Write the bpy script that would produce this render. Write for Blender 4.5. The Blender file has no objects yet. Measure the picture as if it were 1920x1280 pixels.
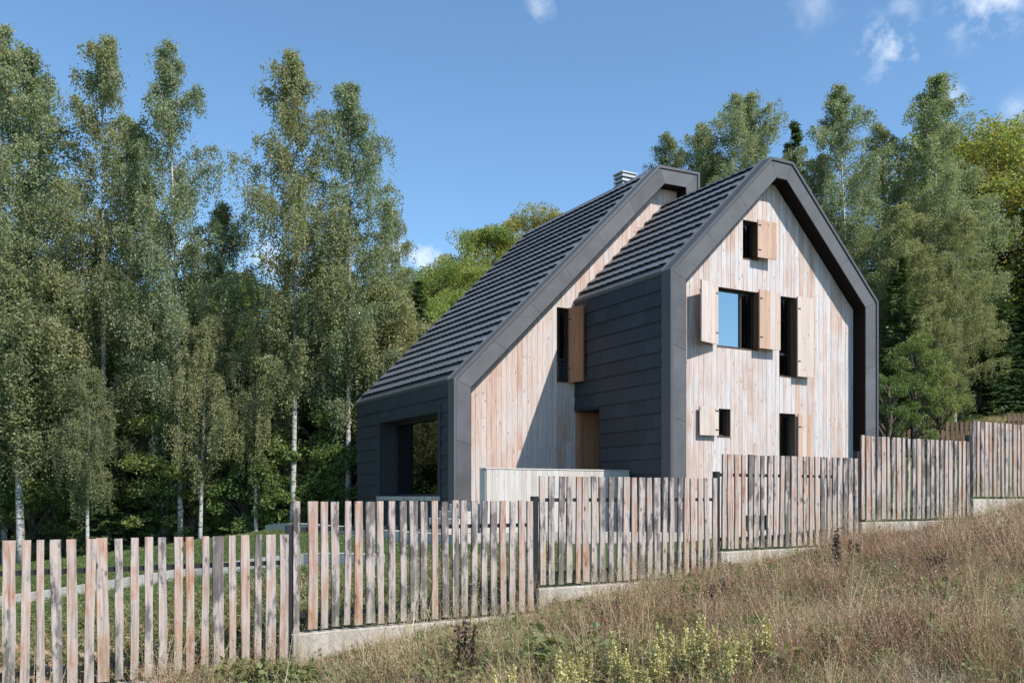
import bpy, math, random
import numpy as np
from mathutils import Vector, noise as mnoise

R = math.radians
scene = bpy.context.scene
COL = scene.collection

# ------------------------------------------------------------------ camera
F = 1708.0
HOR = 930.0
cam_d = bpy.data.cameras.new('camera')
cam = bpy.data.objects.new('camera', cam_d)
COL.objects.link(cam)
cam.location = (0, 0, 0)
cam.rotation_euler = (R(90), 0, 0)
cam_d.sensor_width = 36
cam_d.lens = F * 36 / 1920
cam_d.shift_y = (HOR - 640) / 1920
cam_d.clip_start = 0.1
cam_d.clip_end = 3000
scene.camera = cam

# house frame: u runs along the gables to the right, v away from the camera
TH = math.atan2(960, 1708)
U = np.array([math.cos(TH), math.sin(TH)])
V = np.array([-math.sin(TH), math.cos(TH)])
HO = np.array([3.5418, 20.3])

# ------------------------------------------------------------------ light
sd = np.array([0.48 * U[0] - V[0], 0.48 * U[1] - V[1]])       # towards the sun, level
sd = sd / np.linalg.norm(sd)
EL = R(47.5)
to_sun = Vector((sd[0] * math.cos(EL), sd[1] * math.cos(EL), math.sin(EL)))
sun_d = bpy.data.lights.new('sun', 'SUN')
sun_d.energy = 5.0
sun_d.angle = R(0.5)
sun_d.color = (1.0, 0.945, 0.87)
sun = bpy.data.objects.new('sun', sun_d)
COL.objects.link(sun)
sun.rotation_euler = to_sun.to_track_quat('Z', 'Y').to_euler()
sun.location = (20, -20, 40)

world = bpy.data.worlds.new('World')
scene.world = world
world.use_nodes = True
wt = world.node_tree
wt.nodes.clear()


class NT:
    """small helper for writing node trees"""
    def __init__(self, tree): self.t = tree
    def n(self, kind, **kw):
        nd = self.t.nodes.new(kind)
        for k, v in kw.items():
            if k.startswith('i_'):
                key = k[2:]
                key = int(key) if key.isdigit() else key.replace('_', ' ')
                self.put(nd.inputs[key], v)
            else:
                setattr(nd, k, v)
        return nd
    def put(self, sock, v):
        if isinstance(v, bpy.types.NodeSocket): self.t.links.new(v, sock)
        elif isinstance(v, bpy.types.Node): self.t.links.new(v.outputs[0], sock)
        else: sock.default_value = v
    def math(self, op, a, b=None, c=None, clamp=False):
        nd = self.t.nodes.new('ShaderNodeMath'); nd.operation = op; nd.use_clamp = clamp
        self.put(nd.inputs[0], a)
        if b is not None: self.put(nd.inputs[1], b)
        if c is not None: self.put(nd.inputs[2], c)
        return nd.outputs[0]
    def vmath(self, op, a, b=None):
        nd = self.t.nodes.new('ShaderNodeVectorMath'); nd.operation = op
        self.put(nd.inputs[0], a)
        if b is not None: self.put(nd.inputs[1], b)
        return nd.outputs['Value'] if op in ('DOT_PRODUCT', 'LENGTH', 'DISTANCE') else nd.outputs[0]
    def ramp(self, fac, stops, interp='LINEAR'):
        nd = self.t.nodes.new('ShaderNodeValToRGB'); cr = nd.color_ramp
        cr.interpolation = interp
        while len(cr.elements) > len(stops): cr.elements.remove(cr.elements[-1])
        while len(cr.elements) < len(stops): cr.elements.new(1.0)
        for e, (p, c) in zip(cr.elements, stops):
            e.position = p
            e.color = (c[0], c[1], c[2], 1) if not isinstance(c, (int, float)) else (c, c, c, 1)
        self.put(nd.inputs[0], fac)
        return nd.outputs[0]
    def mix(self, fac, a, b, mode='MIX'):
        nd = self.t.nodes.new('ShaderNodeMix'); nd.data_type = 'RGBA'; nd.blend_type = mode
        self.put(nd.inputs[0], fac)
        for s, v in ((nd.inputs[6], a), (nd.inputs[7], b)):
            if isinstance(v, tuple) and len(v) == 3: v = (*v, 1)
            self.put(s, v)
        return nd.outputs[2]
    def noise(self, vec, scale, detail=4, rough=0.55):
        nd = self.t.nodes.new('ShaderNodeTexNoise')
        self.put(nd.inputs['Vector'], vec)
        nd.inputs['Scale'].default_value = scale
        nd.inputs['Detail'].default_value = detail
        nd.inputs['Roughness'].default_value = rough
        return nd.outputs[0]


w = NT(wt)
sky = w.n('ShaderNodeTexSky', sky_type='NISHITA')
sky.sun_disc = False
sky.sun_elevation = EL
sky.sun_rotation = math.atan2(sd[0], sd[1])
sky.altitude = 900
sky.air_density = 1.0
sky.dust_density = 0.4
sky.ozone_density = 1.8
geo_w = w.n('ShaderNodeTexCoord')
dirv = geo_w.outputs['Generated']
# fair-weather cloud scraps at fixed bearings in the sky: (bearing x, y, z, size, strength)
cloud = None
nz = w.noise(dirv, 34, 8, 0.62)
nz2 = w.noise(dirv, 6, 5, 0.6)


def sky_dir(px, py):
    d = Vector(((px - 960) / F, 1, (HOR - py) / F)); d.normalize(); return d


for px, py, rad, st in ((1668, 85, 0.034, 1.0), (1010, 12, 0.022, 0.55), (1860, -10, 0.045, 0.95), (1785, 178, 0.018, 0.6),
                        (1520, 10, 0.03, 0.3), (735, 478, 0.026, 1.0), (800, 484, 0.032, 1.0), (870, 466, 0.024, 0.95),
                        (505, 492, 0.03, 0.95), (1900, 205, 0.02, 0.35), (1690, 22, 0.02, 0.4), (620, 500, 0.03, 0.9), (330, 470, 0.03, 0.6)):
    d = sky_dir(px, py)
    dist = w.vmath('DISTANCE', w.vmath('NORMALIZE', dirv), tuple(d))
    q = w.math('SUBTRACT', 0.72, w.math('DIVIDE', dist, rad * 1.15))
    q = w.math('ADD', q, w.math('MULTIPLY', w.math('SUBTRACT', nz, 0.5), 3.0))
    q = w.math('MULTIPLY', q, st * 0.9, clamp=True)
    q = w.math('MULTIPLY', q, w.math('SUBTRACT', 1.25, w.math('DIVIDE', dist, rad * 1.0), clamp=True))
    cloud = q if cloud is None else w.math('MAXIMUM', cloud, q)
tinted = w.mix(1.0, sky.outputs[0], (0.84, 1.03, 1.08), 'MULTIPLY')
skyc = w.mix(w.math('MULTIPLY', cloud, 0.85, clamp=True), tinted, (6.0, 6.3, 6.8))
bg = w.n('ShaderNodeBackground', i_Color=skyc, i_Strength=0.15)
wo = w.n('ShaderNodeOutputWorld', i_Surface=bg)

scene.view_settings.view_transform = 'Standard'
scene.view_settings.look = 'None'
scene.view_settings.gamma = 1
scene.view_settings.exposure = 0.4
scene.view_settings.use_curve_mapping = False
scene.cycles.max_bounces = 7
scene.cycles.transparent_max_bounces = 8
scene.cycles.sample_clamp_indirect = 6


# ------------------------------------------------------------------ object helpers
def tag(o, label=None, cat=None, group=None, kind=None):
    if label: o['label'] = label
    if cat: o['category'] = cat
    if group: o['group'] = group
    if kind: o['kind'] = kind
    return o


def empty(name, loc, rz=0):
    o = bpy.data.objects.new(name, None)
    COL.objects.link(o)
    o.empty_display_size = 0.2
    o.location = loc
    o.rotation_euler = (0, 0, rz)
    return o


def link(name, me, parent=None):
    o = bpy.data.objects.new(name, me)
    COL.objects.link(o)
    if parent is not None: o.parent = parent
    return o


class MB:
    """collects shapes; build() links them as one mesh object"""
    def __init__(self): self.v = []; self.f = []
    def face(self, pts):
        i = len(self.v); self.v += [tuple(p) for p in pts]; self.f.append(tuple(range(i, i + len(pts))))
    def box(self, x0, x1, y0, y1, z0, z1):
        i = len(self.v)
        self.v += [(x0, y0, z0), (x1, y0, z0), (x1, y1, z0), (x0, y1, z0), (x0, y0, z1), (x1, y0, z1), (x1, y1, z1), (x0, y1, z1)]
        self.f += [tuple(i + k for k in q) for q in ((0, 3, 2, 1), (4, 5, 6, 7), (0, 1, 5, 4), (1, 2, 6, 5), (2, 3, 7, 6), (3, 0, 4, 7))]
        return self
    def hexa(self, p):                      # eight corners, bottom ring then top ring
        i = len(self.v)
        self.v += [tuple(q) for q in p]
        self.f += [tuple(i + k for k in q) for q in ((0, 3, 2, 1), (4, 5, 6, 7), (0, 1, 5, 4), (1, 2, 6, 5), (2, 3, 7, 6), (3, 0, 4, 7))]
        return self
    def prism(self, poly, y0, y1):          # polygon in (x,z) counter-clockwise seen from -y, extruded along y
        n = len(poly); i = len(self.v)
        self.v += [(p[0], y0, p[1]) for p in poly] + [(p[0], y1, p[1]) for p in poly]
        self.f.append(tuple(i + k for k in range(n)))
        self.f.append(tuple(i + n + k for k in reversed(range(n))))
        for k in range(n):
            m = (k + 1) % n
            self.f.append((i + k, i + n + k, i + n + m, i + m))
        return self
    def tube(self, pts, rad, sides=6, cap=True):
        base = len(self.v); n = len(pts)
        for k, p in enumerate(pts):
            p = Vector(p)
            a = Vector(pts[max(k - 1, 0)]); b = Vector(pts[min(k + 1, n - 1)])
            t = (b - a).normalized() if (b - a).length > 1e-6 else Vector((0, 0, 1))
            s = t.cross(Vector((0.13, 0.99, 0.05))).normalized(); q = t.cross(s)
            for j in range(sides):
                an = 2 * math.pi * j / sides
                self.v.append(tuple(p + (s * math.cos(an) + q * math.sin(an)) * rad[k]))
        for k in range(n - 1):
            for j in range(sides):
                m = (j + 1) % sides
                self.f.append((base + k * sides + j, base + k * sides + m, base + (k + 1) * sides + m, base + (k + 1) * sides + j))
        if cap:
            self.f.append(tuple(base + j for j in reversed(range(sides))))
            self.f.append(tuple(base + (n - 1) * sides + j for j in range(sides)))
        return self
    def mesh(self, name, mat, smooth=False, dz=0.0):
        me = bpy.data.meshes.new(name)
        vs = self.v if not dz else [(a, b, c + dz) for a, b, c in self.v]
        me.from_pydata(vs, [], self.f)
        me.materials.append(mat)
        if smooth: me.polygons.foreach_set('use_smooth', [True] * len(me.polygons))
        return me
    def build(self, name, mat, parent=None, smooth=False, dz=0.0, bevel=0):
        o = link(name, self.mesh(name, mat, smooth, dz), parent)
        if bevel:
            m = o.modifiers.new('bevel', 'BEVEL'); m.width = bevel; m.segments = 1
        return o


# ------------------------------------------------------------------ materials
def new_mat(name):
    m = bpy.data.materials.new(name); m.use_nodes = True
    m.node_tree.nodes.clear()
    return m, NT(m.node_tree)


def finish(h, col, rough=0.7, bump=None, bstr=0.3, bdist=0.01, metallic=0.0, spec=0.5):
    b = h.n('ShaderNodeBsdfPrincipled')
    h.put(b.inputs['Base Color'], col)
    h.put(b.inputs['Roughness'], rough)
    b.inputs['Metallic'].default_value = metallic
    b.inputs['Specular IOR Level'].default_value = spec
    if bump is not None:
        bn = h.n('ShaderNodeBump'); bn.inputs['Strength'].default_value = bstr; bn.inputs['Distance'].default_value = bdist
        h.put(bn.inputs['Height'], bump); h.put(b.inputs['Normal'], bn.outputs[0])
    h.n('ShaderNodeOutputMaterial', i_Surface=b)
    return b


def wood_mat(name, stops, knot=0.5, grey=None, streak=1.0, lichen=0.0, contrast=0.35, zf=1.3, rw=0.62):
    """vertical boards: tone differs from board to board, long grain, knots, weathering"""
    m, h = new_mat(name)
    oi = h.n('ShaderNodeObjectInfo'); tc = h.n('ShaderNodeTexCoord')
    rnd = oi.outputs['Random']
    off = h.n('ShaderNodeCombineXYZ'); h.put(off.inputs[0], h.math('MULTIPLY', rnd, 37.0)); h.put(off.inputs[2], h.math('MULTIPLY', rnd, 91.0))
    p = h.vmath('ADD', tc.outputs['Object'], off.outputs[0])
    grain_v = h.vmath('MULTIPLY', p, (42.0, 42.0, 1.6))
    g = h.noise(grain_v, 1.0, 5, 0.65)
    blot = h.noise(h.vmath('MULTIPLY', p, (8.0, 8.0, zf)), 1.0, 5, 0.65)
    tone = h.math('ADD', h.math('MULTIPLY', rnd, rw), h.math('MULTIPLY', blot, 0.62 * streak))
    tone = h.math('SUBTRACT', tone, 0.12 + 0.11 * streak + 0.5 * (rw - 0.62))
    c = h.ramp(tone, stops)
    if grey:
        gm = h.noise(h.vmath('MULTIPLY', tc.outputs['Object'], (1.1, 1.1, 0.8)), 1.0, 4, 0.6)
        gm = h.ramp(gm, [(0.45, 0.0), (0.66, 1.0)])
        c = h.mix(h.math('MULTIPLY', gm, 0.75), c, grey)
    dark = h.ramp(g, [(0.22, 1.0 - contrast), (0.55, 1.0), (0.8, 1.08)])
    c = h.mix(1.0, c, dark, 'MULTIPLY')
    kv = h.n('ShaderNodeTexVoronoi', feature='F1'); h.put(kv.inputs['Vector'], h.vmath('MULTIPLY', p, (7.5, 7.5, 3.2))); kv.inputs['Scale'].default_value = 1.0
    k = h.ramp(kv.outputs['Distance'], [(0.07, knot), (0.16, 0.0)])
    c = h.mix(k, c, (0.07, 0.045, 0.035))
    wash = h.noise(h.vmath('MULTIPLY', tc.outputs['Object'], (16.0, 16.0, 0.45)), 1.0, 4, 0.6)
    c = h.mix(h.math('MULTIPLY', h.ramp(wash, [(0.54, 0.0), (0.72, 0.42)]), 1.0), c, (0.30, 0.27, 0.26))
    if lichen:
        sp = h.n('ShaderNodeSeparateXYZ'); h.put(sp.inputs[0], tc.outputs['Generated'])
        low = h.math('SUBTRACT', 1.0, h.math('MULTIPLY', sp.outputs[2], 1.8), clamp=True)
        ln = h.noise(h.vmath('MULTIPLY', p, (9, 9, 4)), 1.0, 4)
        lm = h.math('MULTIPLY', h.math('MULTIPLY', low, lichen), h.ramp(ln, [(0.35, 0.0), (0.6, 1.0)]))
        c = h.mix(lm, c, (0.20, 0.20, 0.12))
    finish(h, c, 0.82, g, 0.35, 0.004, spec=0.25)
    return m


M = {}
M['clad'] = wood_mat('weathered larch cladding', [(0.0, (0.42, 0.265, 0.195)), (0.2, (0.51, 0.375, 0.315)), (0.45, (0.56, 0.46, 0.42)), (0.75, (0.60, 0.545, 0.53)), (1.0, (0.45, 0.435, 0.45))],
                     knot=0.55, grey=(0.57, 0.555, 0.56), streak=1.5, contrast=0.42)
M['clad_pink'] = wood_mat('pinkish larch cladding', [(0.0, (0.44, 0.255, 0.18)), (0.25, (0.53, 0.37, 0.30)), (0.55, (0.57, 0.44, 0.385)), (0.8, (0.60, 0.51, 0.475)), (1.0, (0.46, 0.43, 0.43))],
                     knot=0.6, grey=(0.57, 0.525, 0.50), streak=1.5, contrast=0.42)
M['clad_pale'] = wood_mat('silvered larch boards', [(0.0, (0.46, 0.40, 0.35)), (0.5, (0.56, 0.52, 0.48)), (1.0, (0.50, 0.50, 0.49))], knot=0.4, contrast=0.3)
M['clad_warm'] = wood_mat('sheltered orange larch', [(0.0, (0.46, 0.27, 0.18)), (0.5, (0.54, 0.375, 0.285)), (1.0, (0.58, 0.46, 0.385))], knot=0.6, contrast=0.3)
M['clad_orange'] = wood_mat('sheltered red-orange larch', [(0.0, (0.36, 0.15, 0.075)), (0.5, (0.46, 0.225, 0.12)), (1.0, (0.55, 0.33, 0.20))], knot=0.7, contrast=0.35)
M['clad_shut'] = wood_mat('pinkish larch shutter', [(0.0, (0.53, 0.405, 0.34)), (0.5, (0.58, 0.49, 0.44)), (1.0, (0.60, 0.545, 0.52))], knot=0.6, contrast=0.3)
M['fence'] = wood_mat('rough fence slat wood', [(0.0, (0.07, 0.05, 0.045)), (0.16, (0.16, 0.09, 0.065)), (0.32, (0.36, 0.15, 0.085)), (0.44, (0.45, 0.25, 0.17)), (0.58, (0.46, 0.33, 0.265)), (0.78, (0.50, 0.41, 0.365)), (0.93, (0.30, 0.265, 0.255)), (1.0, (0.11, 0.09, 0.085))],
                      knot=0.9, grey=(0.40, 0.345, 0.32), streak=3.0, lichen=0.4, contrast=0.7, zf=2.6, rw=0.45)
M['fence_dark'] = wood_mat('shade-darkened brown fence boards', [(0.0, (0.10, 0.055, 0.035)), (0.5, (0.15, 0.09, 0.06)), (1.0, (0.22, 0.16, 0.12))], knot=0.4)  # dark tones carry the shade on the back fence


def slate_mat(name, base, var=0.35, rough=0.62, scale=1.0, spec=0.4):
    m, h = new_mat(name)
    oi = h.n('ShaderNodeObjectInfo'); tc = h.n('ShaderNodeTexCoord')
    p = tc.outputs['Object']
    n1 = h.noise(p, 2.2 * scale, 5, 0.6); n2 = h.noise(p, 60 * scale, 3, 0.6)
    f = h.math('ADD', h.math('MULTIPLY', n1, var), h.math('MULTIPLY', oi.outputs['Random'], 0.34))
    f = h.math('ADD', f, 0.90 - var * 0.5 - 0.02)
    f = h.math('ADD', f, h.math('MULTIPLY', h.math('SUBTRACT', n2, 0.5), 0.25))
    c = h.mix(1.0, base, f, 'MULTIPLY')
    finish(h, c, rough, n2, 0.25, 0.004, spec=spec)
    return m


M['roof'] = slate_mat('dark grey fibre cement roof tile', (0.118, 0.124, 0.137))
M['tile'] = slate_mat('anthracite wall shingle', (0.025, 0.030, 0.039))
M['frame'] = slate_mat('slate grey verge panel', (0.086, 0.087, 0.094), var=1.0)
M['cap'] = slate_mat('grey metal capping', (0.082, 0.085, 0.092), var=0.25, rough=0.5)
M['seam'] = slate_mat('dark flashing seam', (0.035, 0.036, 0.042))
M['steel'] = slate_mat('black steel', (0.018, 0.017, 0.018), rough=0.5)
M['winframe'] = slate_mat('near black window frame', (0.032, 0.032, 0.036), rough=0.45)
M['lining'] = wood_mat('dark stained reveal wood', [(0.0, (0.10, 0.055, 0.035)), (0.5, (0.16, 0.09, 0.055)), (1.0, (0.22, 0.13, 0.08))], knot=0.3)
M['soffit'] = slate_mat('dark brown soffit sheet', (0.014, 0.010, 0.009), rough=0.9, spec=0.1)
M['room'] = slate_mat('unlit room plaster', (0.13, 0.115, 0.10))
M['blind'] = slate_mat('grey window blind', (0.22, 0.21, 0.20), var=0.15)
M['zinc'] = slate_mat('zinc louvre', (0.42, 0.43, 0.45), rough=0.45)


def concrete_mat(name, base):
    m, h = new_mat(name); tc = h.n('ShaderNodeTexCoord'); p = tc.outputs['Object']
    n1 = h.noise(p, 1.6, 6, 0.65); n2 = h.noise(p, 22, 5, 0.6)
    st = h.noise(h.vmath('MULTIPLY', p, (7, 7, 0.8)), 1.0, 4)
    c = h.mix(h.ramp(n1, [(0.35, 0.0), (0.7, 1.0)]), base, tuple(b * 0.72 for b in base))
    c = h.mix(h.ramp(st, [(0.45, 0.0), (0.7, 0.75)]), c, (0.23, 0.205, 0.155))
    c = h.mix(h.ramp(n2, [(0.3, 0.35), (0.55, 0.0)]), c, (0.16, 0.15, 0.13))
    finish(h, c, 0.9, n2, 0.5, 0.01, spec=0.2)
    return m


M['concrete'] = concrete_mat('board marked concrete', (0.52, 0.475, 0.415))
M['kerb'] = concrete_mat('pale kerb concrete', (0.58, 0.55, 0.50))
M['paving'] = concrete_mat('grey paving', (0.24, 0.235, 0.23))

# glass: coated pane, part mirror, part see-through
mg, h = new_mat('coated window glass')
fr = h.n('ShaderNodeFresnel'); fr.inputs['IOR'].default_value = 1.9
fac = h.math('ADD', h.math('MULTIPLY', fr.outputs[0], 1.0), 0.34, clamp=True)
tr = h.n('ShaderNodeBsdfTransparent'); tr.inputs[0].default_value = (0.42, 0.46, 0.47, 1)
gl = h.n('ShaderNodeBsdfGlossy'); gl.inputs['Color'].default_value = (0.80, 0.92, 0.95, 1); gl.inputs['Roughness'].default_value = 0.01
mx = h.n('ShaderNodeMixShader'); h.put(mx.inputs[0], fac); h.put(mx.inputs[1], tr.outputs[0]); h.put(mx.inputs[2], gl.outputs[0])
h.n('ShaderNodeOutputMaterial', i_Surface=mx)
M['glass'] = mg
mg, h = new_mat('plain window glass')
fr = h.n('ShaderNodeFresnel'); fr.inputs['IOR'].default_value = 1.5
tr = h.n('ShaderNodeBsdfTransparent'); tr.inputs[0].default_value = (0.75, 0.78, 0.78, 1)
gl = h.n('ShaderNodeBsdfGlossy'); gl.inputs['Roughness'].default_value = 0.01
mx = h.n('ShaderNodeMixShader'); h.put(mx.inputs[0], h.math('ADD', fr.outputs[0], 0.09)); h.put(mx.inputs[1], tr.outputs[0]); h.put(mx.inputs[2], gl.outputs[0])
h.n('ShaderNodeOutputMaterial', i_Surface=mx)
M['glass_plain'] = mg


def leaf_mat(name, stops, trans=0.32, hue=0.25, rough=0.55):
    m, h = new_mat(name)
    at = h.n('ShaderNodeAttribute', attribute_name='tint'); oi = h.n('ShaderNodeObjectInfo'); tc = h.n('ShaderNodeTexCoord')
    cl = h.noise(tc.outputs['Object'], 0.55, 3, 0.6)
    f = h.math('ADD', h.math('MULTIPLY', at.outputs['Fac'], 0.5), h.math('MULTIPLY', cl, 0.75))
    f = h.math('ADD', f, h.math('MULTIPLY', h.math('SUBTRACT', oi.outputs['Random'], 0.5), hue))
    f = h.math('SUBTRACT', f, 0.12)
    c = h.ramp(f, stops)
    d = h.n('ShaderNodeBsdfPrincipled'); h.put(d.inputs['Base Color'], c); d.inputs['Roughness'].default_value = rough
    d.inputs['Specular IOR Level'].default_value = 0.35
    t = h.n('ShaderNodeBsdfTranslucent'); h.put(t.inputs[0], h.mix(1.0, c, (1.25, 1.3, 0.7), 'MULTIPLY'))
    mx = h.n('ShaderNodeMixShader'); mx.inputs[0].default_value = trans
    h.put(mx.inputs[1], d.outputs[0]); h.put(mx.inputs[2], t.outputs[0])
    h.n('ShaderNodeOutputMaterial', i_Surface=mx)
    return m


M['birch_leaf'] = leaf_mat('birch leaves', [(0.0, (0.120, 0.150, 0.080)), (0.35, (0.195, 0.225, 0.115)), (0.62, (0.295, 0.305, 0.155)), (0.85, (0.400, 0.360, 0.190)), (1.0, (0.400, 0.280, 0.145))], trans=0.42)
M['birch_leaf_cool'] = leaf_mat('silvery birch leaves', [(0.0, (0.150, 0.195, 0.120)), (0.5, (0.250, 0.295, 0.172)), (1.0, (0.385, 0.385, 0.215))], trans=0.42, rough=0.5)
M['spruce_leaf'] = leaf_mat('spruce needles', [(0.0, (0.030, 0.062, 0.026)), (0.5, (0.070, 0.125, 0.042)), (1.0, (0.190, 0.240, 0.065))], trans=0.15)  # lightest stop raised to paint sunlight on the branch tips
M['broad_leaf'] = leaf_mat('beech leaves', [(0.0, (0.11, 0.165, 0.045)), (0.4, (0.20, 0.26, 0.066)), (0.7, (0.31, 0.335, 0.088)), (1.0, (0.43, 0.365, 0.11))], trans=0.42, hue=0.5)
M['gold_leaf'] = leaf_mat('yellowing beech leaves', [(0.0, (0.14, 0.165, 0.045)), (0.5, (0.27, 0.265, 0.070)), (1.0, (0.40, 0.32, 0.10))], trans=0.42, hue=0.5)
M['bush_leaf'] = leaf_mat('hazel bush leaves', [(0.0, (0.060, 0.105, 0.032)), (0.5, (0.120, 0.185, 0.052)), (1.0, (0.240, 0.260, 0.085))], trans=0.34, hue=0.4)
M['hazel_leaf'] = leaf_mat('sunlit hazel leaves', [(0.0, (0.080, 0.130, 0.042)), (0.5, (0.170, 0.225, 0.068)), (1.0, (0.340, 0.330, 0.110))], trans=0.38, hue=0.5)
M['weed_leaf'] = leaf_mat('meadow weed leaves', [(0.0, (0.095, 0.125, 0.040)), (0.5, (0.170, 0.195, 0.070)), (1.0, (0.290, 0.255, 0.120))], trans=0.3, hue=0.5)
M['dry'] = leaf_mat('dry grass', [(0.0, (0.21, 0.135, 0.070)), (0.4, (0.40, 0.295, 0.165)), (0.75, (0.58, 0.45, 0.275)), (1.0, (0.70, 0.59, 0.41))], trans=0.25, hue=0.8)
M['pinkdry'] = leaf_mat('russet dry stalks', [(0.0, (0.16, 0.075, 0.05)), (0.5, (0.40, 0.225, 0.155)), (1.0, (0.62, 0.44, 0.34))], trans=0.2, hue=0.8)
M['greygrass'] = leaf_mat('grey weed stems', [(0.0, (0.22, 0.175, 0.125)), (0.5, (0.44, 0.375, 0.285)), (1.0, (0.62, 0.55, 0.44))], trans=0.2, hue=0.6)
M['green_grass'] = leaf_mat('green grass', [(0.0, (0.09, 0.125, 0.040)), (0.5, (0.155, 0.20, 0.065)), (1.0, (0.27, 0.27, 0.11))], trans=0.3, hue=0.5)
M['lawn_leaf'] = leaf_mat('lawn grass', [(0.0, (0.054, 0.102, 0.034)), (0.5, (0.090, 0.162, 0.048)), (1.0, (0.150, 0.198, 0.066))], trans=0.3, hue=0.4)
M['yellow'] = leaf_mat('yellow goldenrod flowers', [(0.0, (0.36, 0.31, 0.13)), (0.5, (0.55, 0.48, 0.22)), (1.0, (0.70, 0.64, 0.38))], trans=0.3, hue=0.3)
M['seedhead'] = leaf_mat('dark seed heads', [(0.0, (0.035, 0.022, 0.018)), (1.0, (0.10, 0.065, 0.045))], trans=0.05)

mb_, h = new_mat('birch bark')
tc = h.n('ShaderNodeTexCoord'); p = tc.outputs['Object']
b1 = h.noise(h.vmath('MULTIPLY', p, (5, 5, 14)), 1.0, 4, 0.7); b2 = h.noise(p, 1.1, 3)
c = h.mix(h.ramp(b1, [(0.53, 0.0), (0.60, 1.0)]), (0.46, 0.44, 0.41), (0.06, 0.05, 0.045))
c = h.mix(h.ramp(b2, [(0.5, 0.0), (0.75, 0.6)]), c, (0.30, 0.27, 0.24))
finish(h, c, 0.75, b1, 0.3, 0.01)
M['birch_bark'] = mb_


def bark(name, base):
    m, h = new_mat(name); tc = h.n('ShaderNodeTexCoord')
    n1 = h.noise(h.vmath('MULTIPLY', tc.outputs['Object'], (14, 14, 3)), 1.0, 5, 0.65)
    c = h.mix(n1, tuple(b * 0.5 for b in base), tuple(b * 1.4 for b in base))
    finish(h, c, 0.9, n1, 0.6, 0.02)
    return m


M['bark'] = bark('brown bark', (0.12, 0.095, 0.075))
M['twig'] = bark('grey birch twig', (0.20, 0.175, 0.155))

# ground: dry meadow earth outside the fence, mown green inside (attribute 'lawn')
mgd, h = new_mat('meadow ground')
gp = h.n('ShaderNodeNewGeometry').outputs['Position']
n1 = h.noise(gp, 0.7, 6, 0.6); n2 = h.noise(gp, 9, 6, 0.7); n3 = h.noise(gp, 45, 4, 0.7)
dryc = h.ramp(n2, [(0.25, (0.08, 0.075, 0.038)), (0.45, (0.17, 0.145, 0.085)), (0.6, (0.26, 0.21, 0.135)), (0.78, (0.36, 0.29, 0.19))])
dryc = h.mix(h.ramp(n1, [(0.42, 0.0), (0.6, 0.7)]), dryc, (0.085, 0.095, 0.040))
lawnc = h.ramp(n2, [(0.3, (0.045, 0.075, 0.026)), (0.55, (0.075, 0.115, 0.036)), (0.75, (0.12, 0.14, 0.055))])
lawnc = h.mix(h.ramp(n1, [(0.55, 0.0), (0.72, 0.6)]), lawnc, (0.15, 0.135, 0.075))
la = h.n('ShaderNodeAttribute', attribute_name='lawn')
c = h.mix(la.outputs['Fac'], dryc, lawnc)
fo = h.n('ShaderNodeAttribute', attribute_name='litter')
c = h.mix(fo.outputs['Fac'], c, h.ramp(n2, [(0.3, (0.025, 0.020, 0.013)), (0.7, (0.075, 0.055, 0.035))]))
finish(h, c, 0.95, n3, 0.8, 0.04, spec=0.15)
M['ground'] = mgd

# ------------------------------------------------------------------ terrain
FA = np.array([-2.585, 10.64]); FD = np.array([0.844, 0.536]); FD = FD / np.linalg.norm(FD)
FN = np.array([FD[1], -FD[0]])                       # towards the camera
BAY = 3.45


def fence_pt(t, off=0.0):
    return FA + FD * BAY * t + FN * off


def hw(a, b):
    return HO + U * a + V * b


cp = []
for t, g in ((-3, -2.87), (-2, -2.62), (-1, -2.3), (0, -1.97), (1, -1.62), (2, -1.21), (3, -0.86), (4, -0.45), (5, 0.0), (6, 0.5), (7.5, 1.2)):
    p = fence_pt(t, 0.35); cp.append((p[0], p[1], g - .05))
    p = fence_pt(t, -0.55); cp.append((p[0], p[1], g + 0.14 if t > -1.5 else g + 0.2))
    p = fence_pt(t, 2.6); cp.append((p[0], p[1], g + 0.10))
cp += [(0, 0, -1.62), (0, 5, -1.66), (4, 5, -1.08), (8, 7, -0.55), (-5, 3, -2.25), (12, 9, 0.0), (14, 3, 0.1), (0, -10, -1.6), (-12, -6, -2.9), (20, -8, 0.8), (26, 10, 2.4)]
for a, b in ((-5.5, 0), (-5.5, 5), (-5.5, 10.5), (0, -1), (3.5, -1), (7.2, -1), (7.2, 4), (7.2, 10.5), (1, 5), (1, 11), (-3, 2)):
    p = hw(a, b); cp.append((p[0], p[1], -1.0 if a < 7 else -0.7 + 0.05 * b))
cp += [(-9, 18, -2.0), (-3.9, 15.4, -1.28), (-18, 32, -2.35), (-11, 32, -1.65), (-7.5, 31.5, -1.28), (-13, 24, -2.05), (-24, 30, -2.9), (-26, 16, -3.3),
       (8, 36, 0.8), (14, 35, 1.35), (18, 36, 1.95), (22, 37, 2.6), (16, 41, 2.7), (20, 42, 3.25), (26, 42, 3.9), (24, 45, 3.5), (30, 49, 4.6), (0, 38, -0.2), (17, 26, 0.7), (22, 28, 1.6),
       (-20, 42, -2.0), (-35, 45, -2.8), (-8, 46, 0.0), (5, 50, 2.6), (20, 55, 4.2), (35, 52, 5.6), (0, 72, 8), (20, 78, 11), (-25, 75, 2.5), (45, 80, 19), (-50, 80, 0), (0, 110, 14), (60, 40, 9), (70, 110, 24), (-70, 120, 5), (-60, 20, -5), (60, 0, 6), (0, -60, -1), (0, 160, 18), (120, 100, 25), (-120, 60, -3)]
cp = np.array(cp, float)


def tps_kernel(r2):
    return 0.5 * r2 * np.log(np.maximum(r2, 1e-9))


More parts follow.
